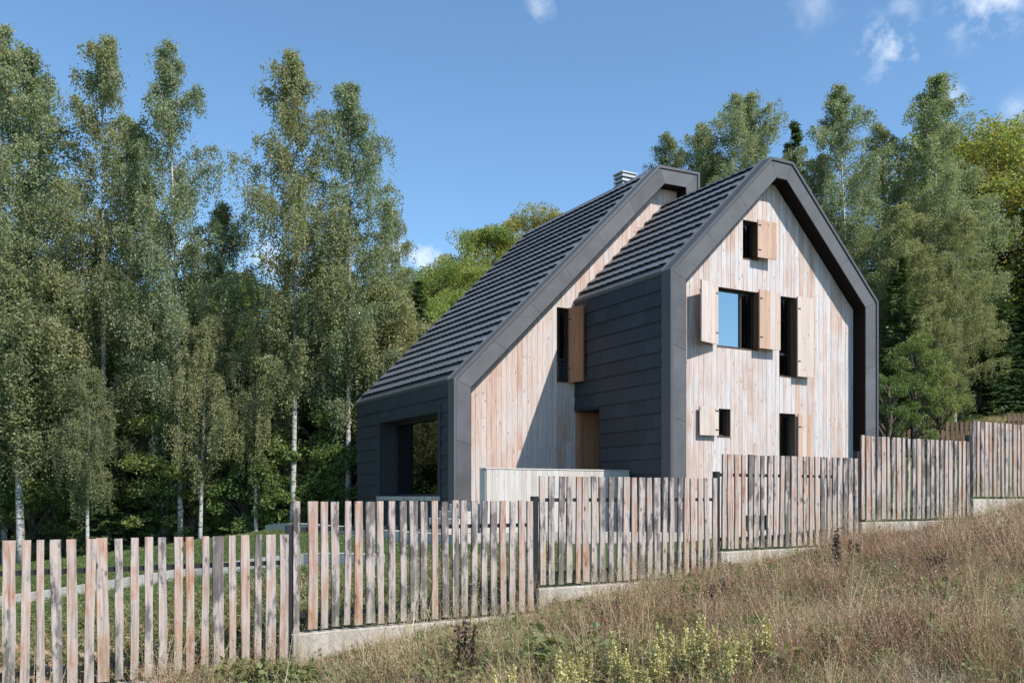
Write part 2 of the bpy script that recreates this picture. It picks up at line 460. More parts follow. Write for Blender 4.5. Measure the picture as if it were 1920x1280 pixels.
n = len(cp)
d2 = ((cp[:, None, :2] - cp[None, :, :2]) ** 2).sum(-1)
A_ = np.zeros((n + 3, n + 3)); A_[:n, :n] = tps_kernel(d2) + np.eye(n) * 0.05
A_[:n, n] = 1; A_[:n, n + 1:n + 3] = cp[:, :2]; A_[n:, :n] = A_[:n, n:].T
sol = np.linalg.solve(A_, np.concatenate([cp[:, 2], [0, 0, 0]]))


def ground_z(x, y):
    x = np.atleast_1d(np.asarray(x, float)); y = np.atleast_1d(np.asarray(y, float))
    out = np.empty(x.shape); fx = x.ravel(); fy = y.ravel(); o = out.ravel()
    for s in range(0, len(fx), 4000):
        e = slice(s, s + 4000)
        r2 = (fx[e, None] - cp[None, :, 0]) ** 2 + (fy[e, None] - cp[None, :, 1]) ** 2
        o[e] = tps_kernel(r2) @ sol[:n] + sol[n] + sol[n + 1] * fx[e] + sol[n + 2] * fy[e]
    return np.clip(o, -14, 34).reshape(x.shape)


def gz(x, y):
    return float(ground_z(x, y)[0])


def axis(fine0, fine1, step, lo, hi):
    xs = list(np.arange(fine0, fine1, step)); s = step; x = xs[-1]
    while x < hi: s *= 1.12; x += s; xs.append(x)
    s = step; x = xs[0]
    while x > lo: s *= 1.12; x -= s; xs.insert(0, x)
    return np.array(xs)


gx = axis(-9, 17, 0.3, -500, 500); gy = axis(2, 24, 0.3, -200, 700)
GX, GY = np.meshgrid(gx, gy)
GZ = ground_z(GX, GY)
rngn = np.random.default_rng(5)
GZ = GZ + rngn.normal(0, 0.012, GZ.shape)
side = (GX - FA[0]) * FN[0] + (GY - FA[1]) * FN[1]
far = np.clip((GY - 31.5 - 0.12 * GX) / 2.5, 0, 1)
lawn = ((side < -0.1) & (GY < 60)).astype(float)
lit = far * (1 - np.clip((GX - 12) / 6, 0, 1) * np.clip((44 - GY) / 3, 0, 1))
me = bpy.data.meshes.new('ground')
ny, nx = GX.shape
vs = np.stack([GX, GY, GZ], -1).reshape(-1, 3)
idx = np.arange(nx * ny).reshape(ny, nx)
fs = np.stack([idx[:-1, :-1], idx[:-1, 1:], idx[1:, 1:], idx[1:, :-1]], -1).reshape(-1, 4)


def np_mesh(name, vs, fs, mats, tint=None, matidx=None, smooth=False):
    me = bpy.data.meshes.new(name)
    k = fs.shape[1]
    me.vertices.add(len(vs)); me.vertices.foreach_set('co', np.ascontiguousarray(vs, np.float32).ravel())
    me.loops.add(len(fs) * k); me.loops.foreach_set('vertex_index', np.ascontiguousarray(fs, np.int32).ravel())
    me.polygons.add(len(fs)); me.polygons.foreach_set('loop_start', np.arange(0, len(fs) * k, k, dtype=np.int32))
    me.polygons.foreach_set('loop_total', np.full(len(fs), k, np.int32))
    if smooth: me.polygons.foreach_set('use_smooth', np.ones(len(fs), bool))
    for m in mats: me.materials.append(m)
    if matidx is not None: me.polygons.foreach_set('material_index', np.ascontiguousarray(matidx, np.int32))
    if tint is not None:
        at = me.attributes.new('tint', 'FLOAT', 'FACE'); at.data.foreach_set('value', np.ascontiguousarray(tint, np.float32))
    me.update(calc_edges=True); me.validate()
    return me


me = np_mesh('ground', vs, fs, [M['ground']], smooth=True)
for nm, arr in (('lawn', lawn), ('litter', lit)):
    at = me.attributes.new(nm, 'FLOAT', 'POINT'); at.data.foreach_set('value', arr.ravel().astype(np.float32))
g_o = link('ground', me); tag(g_o, kind='structure')

# ------------------------------------------------------------------ house
BASE = -0.97
house = empty('timber_house', (HO[0], HO[1], BASE), TH)
tag(house, 'two-gabled house with pale vertical timber boards and dark grey tiled roofs behind the slat fence', 'house')
DZ = -BASE
rng = random.Random(11)
BOT = -1.5                                  # walls run into the ground
B0, B1, BE = 0.0, 3.49, 10.2                # front of right gable, front of left gable, rear
REC = 0.39


def offset_outline(pts, d):
    """inner offset of an open outline (left foot ... right foot)"""
    out = []
    for i, p in enumerate(pts):
        p = Vector(p)
        if i == 0 or i == len(pts) - 1:
            q = Vector(pts[1 if i == 0 else i - 1]); t = (q - p).normalized()
            if i: t = -t
            nrm = Vector((t.y, -t.x)); out.append(p + nrm * d)
        else:
            a = (p - Vector(pts[i - 1])).normalized(); b = (Vector(pts[i + 1]) - p).normalized()
            na = Vector((a.y, -a.x)); nb = Vector((b.y, -b.x)); m = (na + nb).normalized()
            out.append(p + m * (d / max(0.2, m.dot(na))))
    return out


OUT_R = [(0, BOT), (0, 5.05), (3.05, 8.08), (3.75, 8.08), (6.8, 5.03), (6.8, BOT)]
OUT_L = [(-3.66, BOT), (-3.66, 2.78), (2.45, 8.88), (3.82, 8.92), (3.82, BOT)]


def ztop(outline, x):
    for (x0, z0), (x1, z1) in zip(outline[:-1], outline[1:]):
        if x1 > x0 + 1e-6 and x0 - 1e-6 <= x <= x1 + 1e-6:
            return z0 + (z1 - z0) * (x - x0) / (x1 - x0)
    return outline[1][1]


def gable(name, outline, b, edges, holes, label, split_z, warm=lambda x, z: False, xmax=None, zmin=lambda x: BOT):
    """sheathing with openings, every cladding board an object"""
    sh = MB()
    pieces = []
    for x0, x1 in zip(edges[:-1], edges[1:]):
        hs = sorted([hh for hh in holes if hh[0] < x1 - 0.01 and hh[1] > x0 + 0.01], key=lambda q: q[2])
        zb = zmin((x0 + x1) / 2); t0 = ztop(outline, x0) - 0.06; t1 = ztop(outline, x1) - 0.06
        z = zb
        for hh in hs:
            if hh[2] > z: pieces.append((x0, x1, z, hh[2], hh[2])); sh.face([(x0, b + .03, z), (x1, b + .03, z), (x1, b + .03, hh[2]), (x0, b + .03, hh[2])])
            z = hh[3]
        pieces.append((x0, x1, z, t0, t1)); sh.face([(x0, b + .03, z), (x1, b + .03, z), (x1, b + .03, t1), (x0, b + .03, t0)])
    wall = sh.build(name, M['seam'], house, dz=DZ)
    wall['label'] = label
    for x0, x1, z0, t0, t1 in pieces:
        cuts = [z0]
        top = min(t0, t1)
        if b > 2 and 0 <= x0 < .75 and z0 < 0: cuts.append(2.25)
        elif top - z0 > 2.6 and rng.random() < 0.75:
            cuts.append(rng.uniform(z0 + 0.9, top - 0.9))
        for i, c in enumerate(cuts):
            last = i == len(cuts) - 1
            e0 = t0 if last else cuts[i + 1] - 0.003; e1 = t1 if last else cuts[i + 1] - 0.003
            g = rng.uniform(0.002, 0.004); f = b + rng.uniform(-0.004, 0.003)
            mbx = MB().hexa([(x0 + g, f, c), (x1 - g, f, c), (x1 - g, b + .024, c), (x0 + g, b + .024, c),
                             (x0 + g, f, e0), (x1 - g, f, e1), (x1 - g, b + .024, e1), (x0 + g, b + .024, e0)])
            mbx.build('board', M['clad_orange' if b > 2 else 'clad_warm'] if warm((x0 + x1) / 2, (c + e0) / 2) else M['clad_pink' if b > 2 else 'clad'], wall, dz=DZ)
    return wall


def fill(edges, wdt=0.142):
    out = []
    for a, b in zip(edges[:-1], edges[1:]):
        k = max(1, round((b - a) / wdt))
        xs = [a + (b - a) * i / k for i in range(k)]
        xs = [xs[0]] + [x + rng.uniform(-0.012, 0.012) for x in xs[1:]]
        out += xs
    return out + [edges[-1]]


WR = B0 + REC; WL = B1 + REC
holes_r = [(2.51, 2.99, 5.72, 6.64), (1.70, 2.99, 3.54, 4.94), (3.72, 4.27, 2.97, 4.94), (1.70, 2.12, 1.42, 2.07), (3.72, 4.27, -0.05, 2.05), (2.51, 3.30, -0.80, -0.46)]
gw = gable('gable_wall', OUT_R, WR, fill([0.02, 1.70, 2.12, 2.51, 2.99, 3.30, 3.72, 4.27, 6.78]), holes_r, 'pale board wall of the right gable with six openings', 3.0,
           warm=lambda x, z: (4.27 < x < 4.7 and z < 1.5 and rng.random() < .7))
holes_l = [(-0.56, -0.13, 2.95, 4.86)]
gable('gable_wall', OUT_L, WL, fill([-3.64, -0.56, -0.13, 0.75, 3.80], 0.15), holes_l, 'pale board wall of the left gable, half shaded by the right gable', 3.0,
      warm=lambda x, z: 0.0 < x < 0.9 and z < 2.3, zmin=lambda x: BOT)


# portal frames round the gables
def portal(outline, b, label):
    inner = offset_outline(outline, 0.43)
    fr_ = None
    n_ = len(outline)
    for i in range(n_ - 1):
        o0, o1, i0, i1 = Vector(outline[i]), Vector(outline[i + 1]), inner[i], inner[i + 1]
        L = (o1 - o0).length
        k = 1 if L < 2 else max(1, round(L / 1.55))
        for j in range(k):
            s0, s1 = j / k, (j + 1) / k
            t = (o1 - o0).normalized() * 0.0035
            a, b2 = o0.lerp(o1, s0) + t, o0.lerp(o1, s1) - t
            c, d = i0.lerp(i1, s1) - t, i0.lerp(i1, s0) + t
            MB().prism([tuple(d), tuple(c), tuple(b2), tuple(a)], b, b + REC - 0.006).build('verge_panel', M['frame'], house, dz=DZ)
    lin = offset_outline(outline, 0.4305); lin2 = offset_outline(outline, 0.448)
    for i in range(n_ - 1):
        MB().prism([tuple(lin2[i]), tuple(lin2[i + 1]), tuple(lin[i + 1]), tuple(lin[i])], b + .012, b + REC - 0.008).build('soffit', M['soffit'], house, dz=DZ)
    # dark seam and thin metal lip along the outer edge
    o_in = offset_outline(outline, 0.035); o_in2 = offset_outline(outline, 0.055); o_out = offset_outline(outline, -0.03)
    lip = MB(); seam = MB()
    for i in range(n_ - 1):
        lip.prism([tuple(o_in[i]), tuple(o_in[i + 1]), tuple(o_out[i + 1]), tuple(o_out[i])], b - 0.028, b + 0.30)
        seam.prism([tuple(o_in2[i]), tuple(o_in2[i + 1]), tuple(o_in[i + 1]), tuple(o_in[i])], b - 0.006, b + 0.01)
    lip.build('verge_capping', M['cap'], house, dz=DZ)
    seam.build('verge_seam', M['seam'], house, dz=DZ)


portal(OUT_R, B0, 'right')
portal(OUT_L, B1, 'left')


# shells (closed dark bodies behind the cladding)
def slope_slab(name, p0, p1, b0, b1, mat=None, th=0.16):
    p0 = Vector(p0); p1 = Vector(p1); t = (p1 - p0).normalized(); nn = Vector((t.y, -t.x)) * th
    return MB().prism([tuple(p0 + nn), tuple(p1 + nn), tuple(p1), tuple(p0)], b0, b1).build(name, mat or M['seam'], house, dz=DZ)


def courses(roof, p0, p1, b0, b1, expo=0.376, s_start=0.0, seed=1):
    """overlapping tile courses; p0 eave, p1 ridge in (x,z)"""
    rr = random.Random(seed)
    p0 = Vector(p0); p1 = Vector(p1); t = (p1 - p0).normalized(); up = Vector((-t.y, t.x)); L = (p1 - p0).length
    if up.y < 0: up = -up
    nrow = int(math.ceil((L - s_start) / expo))
    for r in range(nrow):
        s0 = s_start + r * expo - 0.03; s1 = min(L, s0 + expo + 0.07)
        if s1 - s0 < 0.1: continue
        mb = MB(); wd = 0.26; y = b0 + (-(wd / 2) if r % 2 else 0)
        while y < b1 - 0.02:
            ya = max(y, b0) + 0.003; yb = min(y + wd, b1) - 0.003
            if yb - ya > 0.02:
                j = rr.uniform(-0.003, 0.004); dj = rr.uniform(-0.004, 0.004)
                lo = p0 + t * (s0 + dj); hi = p0 + t * s1
                lift = 0.060 + j
                a, b2 = lo + up * lift, hi + up * 0.004
                c, d = hi + up * (0.020 + j), lo + up * (lift + .020)
                tw = up * 0.020
                mb.hexa([(a.x, ya, a.y), ((a + tw).x, yb, (a + tw).y), (b2.x, yb, b2.y), (b2.x, ya, b2.y),
                         (d.x, ya, d.y), ((d + tw).x, yb, (d + tw).y), (c.x, yb, c.y), (c.x, ya, c.y)])
            y += wd
        mb.build('roof_course', M['roof'], roof, dz=DZ)


rl = slope_slab('roof', OUT_L[1], OUT_L[2], B1 + 0.3, BE); rl['label'] = 'long dark tiled slope of the left roof'
rl['label'] = 'long dark tiled slope of the left roof'
courses(rl, OUT_L[1], OUT_L[2], B1 + 0.33, BE - 0.05, s_start=0.30)
rr_ = slope_slab('roof', OUT_R[1], OUT_R[2], B0 + 0.3, WL - 0.0); rr_['label'] = 'short dark tiled slope of the right roof'
courses(rr_, OUT_R[1], OUT_R[2], B0 + 0.33, WL - 0.012, s_start=0.30, seed=2)
rb = slope_slab('roof', OUT_R[3], OUT_R[4], B0 + 0.3, BE); rb['label'] = 'far tiled slope of the right roof facing away'
courses(rb, OUT_R[4], OUT_R[3], B0 + 0.33, BE - 0.05, s_start=0.30, seed=3)
slope_slab('ridge_capping', (OUT_R[2][0], OUT_R[2][1] + .03), (OUT_R[3][0], OUT_R[3][1] + .03), B0 + 0.3, BE, M['cap'])
slope_slab('ridge_capping', (OUT_L[2][0], OUT_L[2][1] + .03), (OUT_L[3][0], OUT_L[3][1] + .03), B1 + 0.3, BE, M['cap'])


def eave_cap(p0, p1, b0, b1, w0=0.30):
    p0 = Vector(p0); p1 = Vector(p1); t = (p1 - p0).normalized(); up = Vector((-t.y, t.x))
    q = p0 + t * w0
    poly = [tuple(p0 + Vector((-0.025, -0.05))), tuple(p0 + Vector((0.03, -0.05))), tuple(q - up * .01), tuple(q + up * 0.028), tuple(p0 + up * 0.04 + Vector((-0.02, 0)))]
    MB().prism(poly, b0, b1).build('eave_capping', M['cap'], house, dz=DZ)


eave_cap(OUT_L[1], OUT_L[2], B1 + 0.31, BE)
eave_cap(OUT_R[1], OUT_R[2], B0 + 0.31, WL - 0.01)


def verge_top(p0, p1, b0, b1, hgt=0.055):
    p0 = Vector(p0); p1 = Vector(p1); t = (p1 - p0).normalized(); up = Vector((-t.y, t.x))
    if up.y < 0: up = -up
    MB().prism([tuple(p0), tuple(p1), tuple(p1 + up * hgt), tuple(p0 + up * hgt)] if t.x > 0 else [tuple(p1), tuple(p0), tuple(p0 + up * hgt), tuple(p1 + up * hgt)], b0, b1).build('verge_capping', M['cap'], house, dz=DZ)


verge_top(OUT_L[1], OUT_L[2], B1 + 0.302, B1 + 0.36, 0.06)
verge_top(OUT_R[1], OUT_R[2], B0 + 0.302, B0 + 0.36, 0.06)
verge_top(OUT_L[1], OUT_L[2], BE - 0.06, BE + 0.02, 0.075)


# side walls with shingles
def cut_rect(r, hole):
    b0, b1, z0, z1 = r; h0, h1, y0, y1 = hole
    if h0 >= b1 or h1 <= b0 or y0 >= z1 or y1 <= z0: return [r]
    out = []
    if b0 < h0: out.append((b0, h0, z0, z1))
    if b1 > h1: out.append((h1, b1, z0, z1))
    m0, m1 = max(b0, h0), min(b1, h1)
    if z1 > y1: out.append((m0, m1, y1, z1))
    if z0 < y0: out.append((m0, m1, z0, y0))
    return out


def side_wall(x, b0, b1, z1, hole, label, seed, trim=0.0):
    rects = cut_rect((b0, b1, BOT, z1), hole) if hole else [(b0, b1, BOT, z1)]
    mb = MB()
    for r in rects: mb.face([(x + .02, r[1], r[2]), (x + .02, r[0], r[2]), (x + .02, r[0], r[3]), (x + .02, r[1], r[3])])
    wall = mb.build('side_wall', M['seam'], house, dz=DZ); wall['label'] = label
    rr = random.Random(seed); ex = 0.345; z = z1 - 0.05; row = 0
    hole_t = (hole[0] - trim, hole[1] + trim, hole[2] - trim, hole[3] + trim) if hole else None
    while z > BOT:
        zl = z - ex; b = b0 - (0.3 if row % 2 else 0)
        while b < b1:
            r = (max(b, b0), min(b + 0.6, b1), zl, z)
            if r[1] - r[0] > 0.03:
                for q in (cut_rect(r, hole_t) if hole_t else [r]):
                    if q[1] - q[0] < 0.03 or q[3] - q[2] < 0.03: continue
                    lo = 0.052 - 0.034 * (q[2] - zl) / ex + rr.uniform(-.002, .002); hi = 0.052 - 0.034 * (q[3] - zl) / ex
                    c0, c1 = q[0] + .003, q[1] - .003
                    MB().hexa([(x - lo + .012, c0, q[2]), (x + .015, c0, q[2]), (x + .015, c1, q[2]), (x - lo + .012, c1, q[2]),
                               (x - hi + .012, c0, q[3]), (x + .015, c0, q[3]), (x + .015, c1, q[3]), (x - hi + .012, c1, q[3])]).build('wall_shingle', M['tile'], wall, dz=DZ)
            b += 0.6
        z = zl; row += 1
    return wall


DOOR = (2.76, WL + 0.02, -0.25, 2.19)
side_wall(0.0, B0 + 0.31, WL - 0.005, 5.05, DOOR, 'dark shingled side wall of the right gable', 4)
WIN = (4.36, 8.25, 0.0, 2.06)
side_wall(-3.66, B1 + 0.31, BE, 2.78, WIN, 'dark shingled side wall of the left gable with one wide window', 5, trim=0.17)
# rear, far side and the upright right flank of the left volume
sh = MB()
sh.face([(6.78, B0 + .3, BOT), (6.78, BE, BOT), (6.78, BE, 5.0), (6.78, B0 + .3, 5.0)])
sh.build('side_wall', M['tile'], house, dz=DZ)
sh = MB(); sh.box(3.66, 3.815, B1 + .3, BE, 6, 8.9); sh.build('side_wall', M['tile'], house, dz=DZ)
sh = MB(); sh.prism(OUT_L, BE - 0.1, BE - .001); sh.build('rear_wall', M['clad'], house, dz=DZ)
sh = MB(); sh.prism([(p[0] + (.01 if p[0] < 3 else -.01), p[1] - .01) for p in OUT_R], BE - 0.12, BE - .02); sh.build('rear_wall', M['clad'], house, dz=DZ)

# entrance recess in the side of the right gable
rec = MB()
rec.box(0.03, 1.2, 2.70, 2.755, -0.3, 2.20); rec.box(0.0, 1.25, 2.70, WL - .001, 2.195, 2.26)
rec.box(0.0, 1.2, 2.70, WL - .001, -0.32, -0.26)
rec.build('entrance_lining', M['tile'], house, dz=DZ)
dr = MB().box(1.15, 1.2, 2.76, WL - .004, -0.26, 2.19).build('door', M['clad_warm'], house, dz=DZ)
MB().tube([(1.10, 2.95, 0.75), (1.10, 2.95, 1.05)], [.012, .012]).build('handle', M['steel'], dr, dz=DZ)

# wide side window: dark metal surround, deep reveal, glass
sr = MB(); x = -3.66
for q in ((WIN[0] - .165, WIN[0], WIN[2] - .165, WIN[3] + .165), (WIN[1], WIN[1] + .165, WIN[2] - .165, WIN[3] + .165), (WIN[0], WIN[1], WIN[3], WIN[3] + .165)):
    sr.box(x - .045, x + .018, q[0], q[1], q[2], q[3])
wn = sr.build('window_surround', M['tile'], house, dz=DZ)
MB().box(x - .09, x + .50, WIN[0] - .16, WIN[1] + .16, WIN[2] - .11, WIN[2]).build('sill', M['kerb'], wn, dz=DZ)
rv = MB()
rv.box(x + .018, x + .50, WIN[0] - .03, WIN[0], WIN[2], WIN[3]); rv.box(x + .018, x + .50, WIN[1], WIN[1] + .03, WIN[2], WIN[3]); rv.box(x + .018, x + .50, WIN[0] - .03, WIN[1] + .03, WIN[3], WIN[3] + .03)
rv.build('reveal', M['winframe'], wn, dz=DZ)
fm = MB(); gx0 = x + .44
fm.box(gx0, gx0 + .06, WIN[0], WIN[0] + .06, WIN[2], WIN[3]); fm.box(gx0, gx0 + .06, WIN[1] - .06, WIN[1], WIN[2], WIN[3])
fm.box(gx0, gx0 + .06, WIN[0] + .06, WIN[1] - .06, WIN[3] - .06, WIN[3]); fm.box(gx0, gx0 + .06, WIN[0] + .06, WIN[1] - .06, WIN[2], WIN[2] + .06)
wf = fm.build('window_frame', M['winframe'], wn, dz=DZ)
MB().box(gx0 + .025, gx0 + .035, WIN[0] + .06, WIN[1] - .06, WIN[2] + .06, WIN[3] - .06).build('pane', M['glass_plain'], wn, dz=DZ)
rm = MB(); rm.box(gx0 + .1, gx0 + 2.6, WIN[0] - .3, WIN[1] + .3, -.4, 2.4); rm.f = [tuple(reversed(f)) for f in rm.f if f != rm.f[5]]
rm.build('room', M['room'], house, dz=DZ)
MB().box(gx0 + .16, gx0 + .19, WIN[0] - .02, WIN[1] + .02, -.3, .62).build('fence_reflection_panel', M['clad_warm'], wn, dz=DZ)  # brown panel added behind the glass to stand for a reflected fence


# gable windows
def window(hole, b, depth=0.17, mull=(), transom=None, pane='glass_plain', blind=False, frame_w=0.055):
    x0, x1, z0, z1 = hole
    ln = MB(); f = b + .024; t = 0.02
    ln.box(x0 - t, x0, f, f + depth + .05, z0 - t, z1 + t); ln.box(x1, x1 + t, f, f + depth + .05, z0 - t, z1 + t)
    ln.box(x0, x1, f, f + depth + .05, z1, z1 + t); ln.box(x0, x1, f - .035, f + depth + .05, z0 - t, z0)
    wnd = ln.build('window', M['lining'], house, dz=DZ)
    g = b + depth
    fr2 = MB(); w_ = frame_w
    fr2.box(x0, x0 + w_, g, g + .06, z0, z1); fr2.box(x1 - w_, x1, g, g + .06, z0, z1)
    fr2.box(x0 + w_, x1 - w_, g, g + .06, z1 - w_, z1); fr2.box(x0 + w_, x1 - w_, g, g + .06, z0, z0 + w_)
    for m in mull: fr2.box(m - .03, m + .03, g - .004, g + .06, z0 + w_, z1 - w_)
    if transom: fr2.box(x0 + w_, x1 - w_, g - .003, g + .06, transom - .03, transom + .03)
    fr2.build('window_frame', M['winframe'], wnd, dz=DZ)
    xs = [x0 + w_] + list(mull) + [x1 - w_]
    zs = [z0 + w_] + ([transom] if transom else []) + [z1 - w_]
    for i in range(len(xs) - 1):
        for j in range(len(zs) - 1):
            pn = pane if isinstance(pane, str) else pane[i]
            MB().box(xs[i], xs[i + 1], g + .025, g + .033, zs[j], zs[j + 1]).build('pane', M[pn], wnd, dz=DZ)
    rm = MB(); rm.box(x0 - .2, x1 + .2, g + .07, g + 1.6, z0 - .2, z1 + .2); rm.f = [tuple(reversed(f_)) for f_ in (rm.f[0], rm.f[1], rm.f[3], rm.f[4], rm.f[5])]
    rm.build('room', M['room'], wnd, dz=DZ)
    if blind: MB().box(x0 + .02, x1 - .02, g + .075, g + .09, z0, blind).build('blind', M['blind'], wnd, dz=DZ)
    return wnd


window(holes_r[0], WR)['label'] = 'small dark attic window'
window(holes_r[1], WR, mull=(2.58,), pane=('glass', 'glass_plain'), depth=0.15)['label'] = 'largest gable window reflecting blue sky'
window(holes_r[2], WR, transom=3.54, blind=3.5)['label'] = 'tall narrow upper window'
window(holes_r[3], WR)['label'] = 'small square ground floor window'
window(holes_r[4], WR, depth=0.2)['label'] = 'narrow ground floor door opening'
window(holes_r[5], WR, depth=0.12)['label'] = 'low dark basement window behind the fence'
window(holes_l[0], WL, transom=3.55, blind=3.5)['label'] = 'tall narrow window on the left gable beside the dark side wall'


def shutter(p0, p1, z0, z1, mat, n=4, th=0.035, lab=None, back=None):
    """p0 hinge end, p1 free end in (a,b); boards side by side on two ledges"""
    p0 = Vector(p0); p1 = Vector(p1); t = (p1 - p0); L = t.length; t = t / L
    nn = Vector((t.y, -t.x))
    if nn.y > 0: nn = -nn                      # outer face looks to the front
    lb = MB()
    for zz in (z0 + 0.14 * (z1 - z0), z0 + 0.8 * (z1 - z0)):
        a, b2 = p0 + t * 0.02 - nn * .001, p1 - t * 0.02 - nn * .001
        c, d = b2 - nn * 0.03, a - nn * 0.03
        lb.hexa([(a.x, a.y, zz), (b2.x, b2.y, zz), (c.x, c.y, zz), (d.x, d.y, zz), (a.x, a.y, zz + .08), (b2.x, b2.y, zz + .08), (c.x, c.y, zz + .08), (d.x, d.y, zz + .08)])
    s = lb.build('shutter', M['steel'], house, dz=DZ)
    if lab: s['label'] = lab
    for zz in (z0 + 0.18 * (z1 - z0), z0 + 0.84 * (z1 - z0)):
        a = p0 + nn * (th + .004) + t * .01; b2 = a + t * .09; c = b2 - nn * .008; d = a - nn * .03
        MB().hexa([(a.x, a.y, zz), (b2.x, b2.y, zz), (c.x, c.y, zz), (d.x, d.y, zz), (a.x, a.y, zz + .03), (b2.x, b2.y, zz + .03), (c.x, c.y, zz + .03), (d.x, d.y, zz + .03)]).build('hinge', M['steel'], s, dz=DZ)
    for i in range(n):
        a = p0 + t * (L * i / n + .0015); b2 = p0 + t * (L * (i + 1) / n - .0015)
        c, d = b2 + nn * th, a + nn * th
        ring = [(d.x, d.y), (c.x, c.y), (b2.x, b2.y), (a.x, a.y)]
        MB().hexa([(*q, z0) for q in ring] + [(*q, z1) for q in ring]).build('shutter_board', M[mat if not isinstance(mat, (list, tuple)) else mat[i % len(mat)]], s, dz=DZ)
    return s


f = WR
shutter((2.83, f - .15), (3.42, f - .17), 5.74, 6.64, 'clad_warm', lab='orange shutter of the attic window')
shutter((1.62, f - .09), (0.93, f - .30), 3.55, 4.95, 'clad_shut', n=5, lab='wide pale shutter swung out left of the largest window')
shutter((2.88, f - .15), (3.57, f - .15), 3.56, 4.97, ['clad_warm', 'clad_warm', 'clad_shut', 'clad_shut'], n=4, lab='shutter with orange inner boards right of the largest window')
shutter((4.19, f - .12), (4.74, f - .12), 2.97, 4.95, 'clad_shut', n=4, lab='tall pale shutter right of the tall upper window')
shutter((1.66, f - .07), (1.09, f - .07), 1.42, 2.09, 'clad_shut', n=4, lab='small pale shutter left of the small square window')
shutter((4.29, f - .045), (4.72, f - .045), -0.05, 2.05, ['clad_warm', 'clad_shut', 'clad_warm'], n=3, lab='orange tinged shutter beside the ground floor door opening')
shutter((-0.17, WL - .02), (-0.06, WL - .52), 2.93, 4.86, 'clad_orange', n=3, th=0.055, lab='orange shutter standing out at right angles on the left gable')
# brackets / projecting jamb linings between wall and standing-off shutters
for (x0, x1, s0, z0, z1) in ((2.985, 3.005, .15, 5.73, 6.63), (2.985, 3.005, .15, 3.55, 4.94), (4.265, 4.285, .12, 2.98, 4.94)):
    MB().box(x0 - .03, x1 - .03, WR - s0 + .002, WR - .006, z0, z1).build('jamb_board', M['lining'], house, dz=DZ)

# chimney with louvres
ch = MB().box(2.96, 3.40, 5.83, 6.20, 8.6, 9.42).build('chimney', M['steel'], rl, dz=DZ)
for k in range(5):
    zz = 8.90 + k * 0.13
    MB().box(2.92, 3.44, 5.79, 6.24, zz, zz + .07).build('louvre', M['zinc'], rl, dz=DZ)
MB().box(2.90, 3.46, 5.77, 6.26, 9.53, 9.57).build('chimney_cap', M['zinc'], rl, dz=DZ)

# ------------------------------------------------------------------ terrace parapet, steps, kerbs (own things)
par = empty('parapet_wall', (*hw(-3.85, 1.5), BASE), TH)
tag(par, 'low pale board-clad parapet wall in front of the left gable, right end in shade', 'wall')
MB().box(0.03, 3.81, 0.03, 0.27, -.5, 1.56).build('core', M['concrete'], par)
xx = 0.0
while xx < 3.8:
    wd = rng.uniform(.12, .16); xe = min(xx + wd, 3.83)
    MB().box(xx + .002, xe - .002, 0.0, 0.026, -.4, 1.56 + rng.uniform(-.003, .003)).build('board', M['clad_pale'], par)
    xx = xe
for k in range(2): MB().box(-.024, 0.0, 0.03 + k * .13, 0.155 + k * .13, -.4, 1.56).build('board', M['clad_pale'], par)
MB().box(-.03, 3.83, -.012, .30, 1.565, 1.59).build('coping', M['clad_pale'], par)

st = empty('concrete_steps', (*hw(-5.0, 1.85), BASE), TH)
tag(st, 'concrete garden steps beside the board-clad parapet, mostly hidden by the fence', 'steps')
for k in range(5):
    MB().box(0.0 + k * .26, 1.35, 0, 1.3, -0.3 if k == 0 else (k - 1) * .16 + .161, k * .16 + .16).build('step', M['kerb'], st, bevel=.01)


def strip(name, pts, wdt, hgt, mat, sink=0.35, lift=0.0):
    """kerb or path following the ground"""
    mb = MB()
    P = [np.array(p, float) for p in pts]
    dense = []
    for a, b in zip(P[:-1], P[1:]):
        k = max(1, int(np.linalg.norm(b - a) / 0.6))
        for i in range(k): dense.append(a + (b - a) * i / k)
    dense.append(P[-1])
    rows = []
    for i, p in enumerate(dense):
        d = dense[min(i + 1, len(dense) - 1)] - dense[max(i - 1, 0)]; d = d / np.linalg.norm(d); nn = np.array([-d[1], d[0]]) * wdt / 2
        z = gz(*p) + lift
        rows.append([(p[0] - nn[0], p[1] - nn[1], z - sink), (p[0] + nn[0], p[1] + nn[1], z - sink), (p[0] + nn[0], p[1] + nn[1], z + hgt), (p[0] - nn[0], p[1] - nn[1], z + hgt)])
    for r in rows: mb.v += r
    for i in range(len(rows) - 1):
        for j in range(4):
            m = (j + 1) % 4
            mb.f.append((i * 4 + j, (i + 1) * 4 + j, (i + 1) * 4 + m, i * 4 + m))
    mb.f += [(0, 1, 2, 3), tuple(4 * (len(rows) - 1) + q for q in (3, 2, 1, 0))]
    return mb.build(name, mat)


def ray_pt(px, py, d):
    return ((px - 960) / F * d, d)


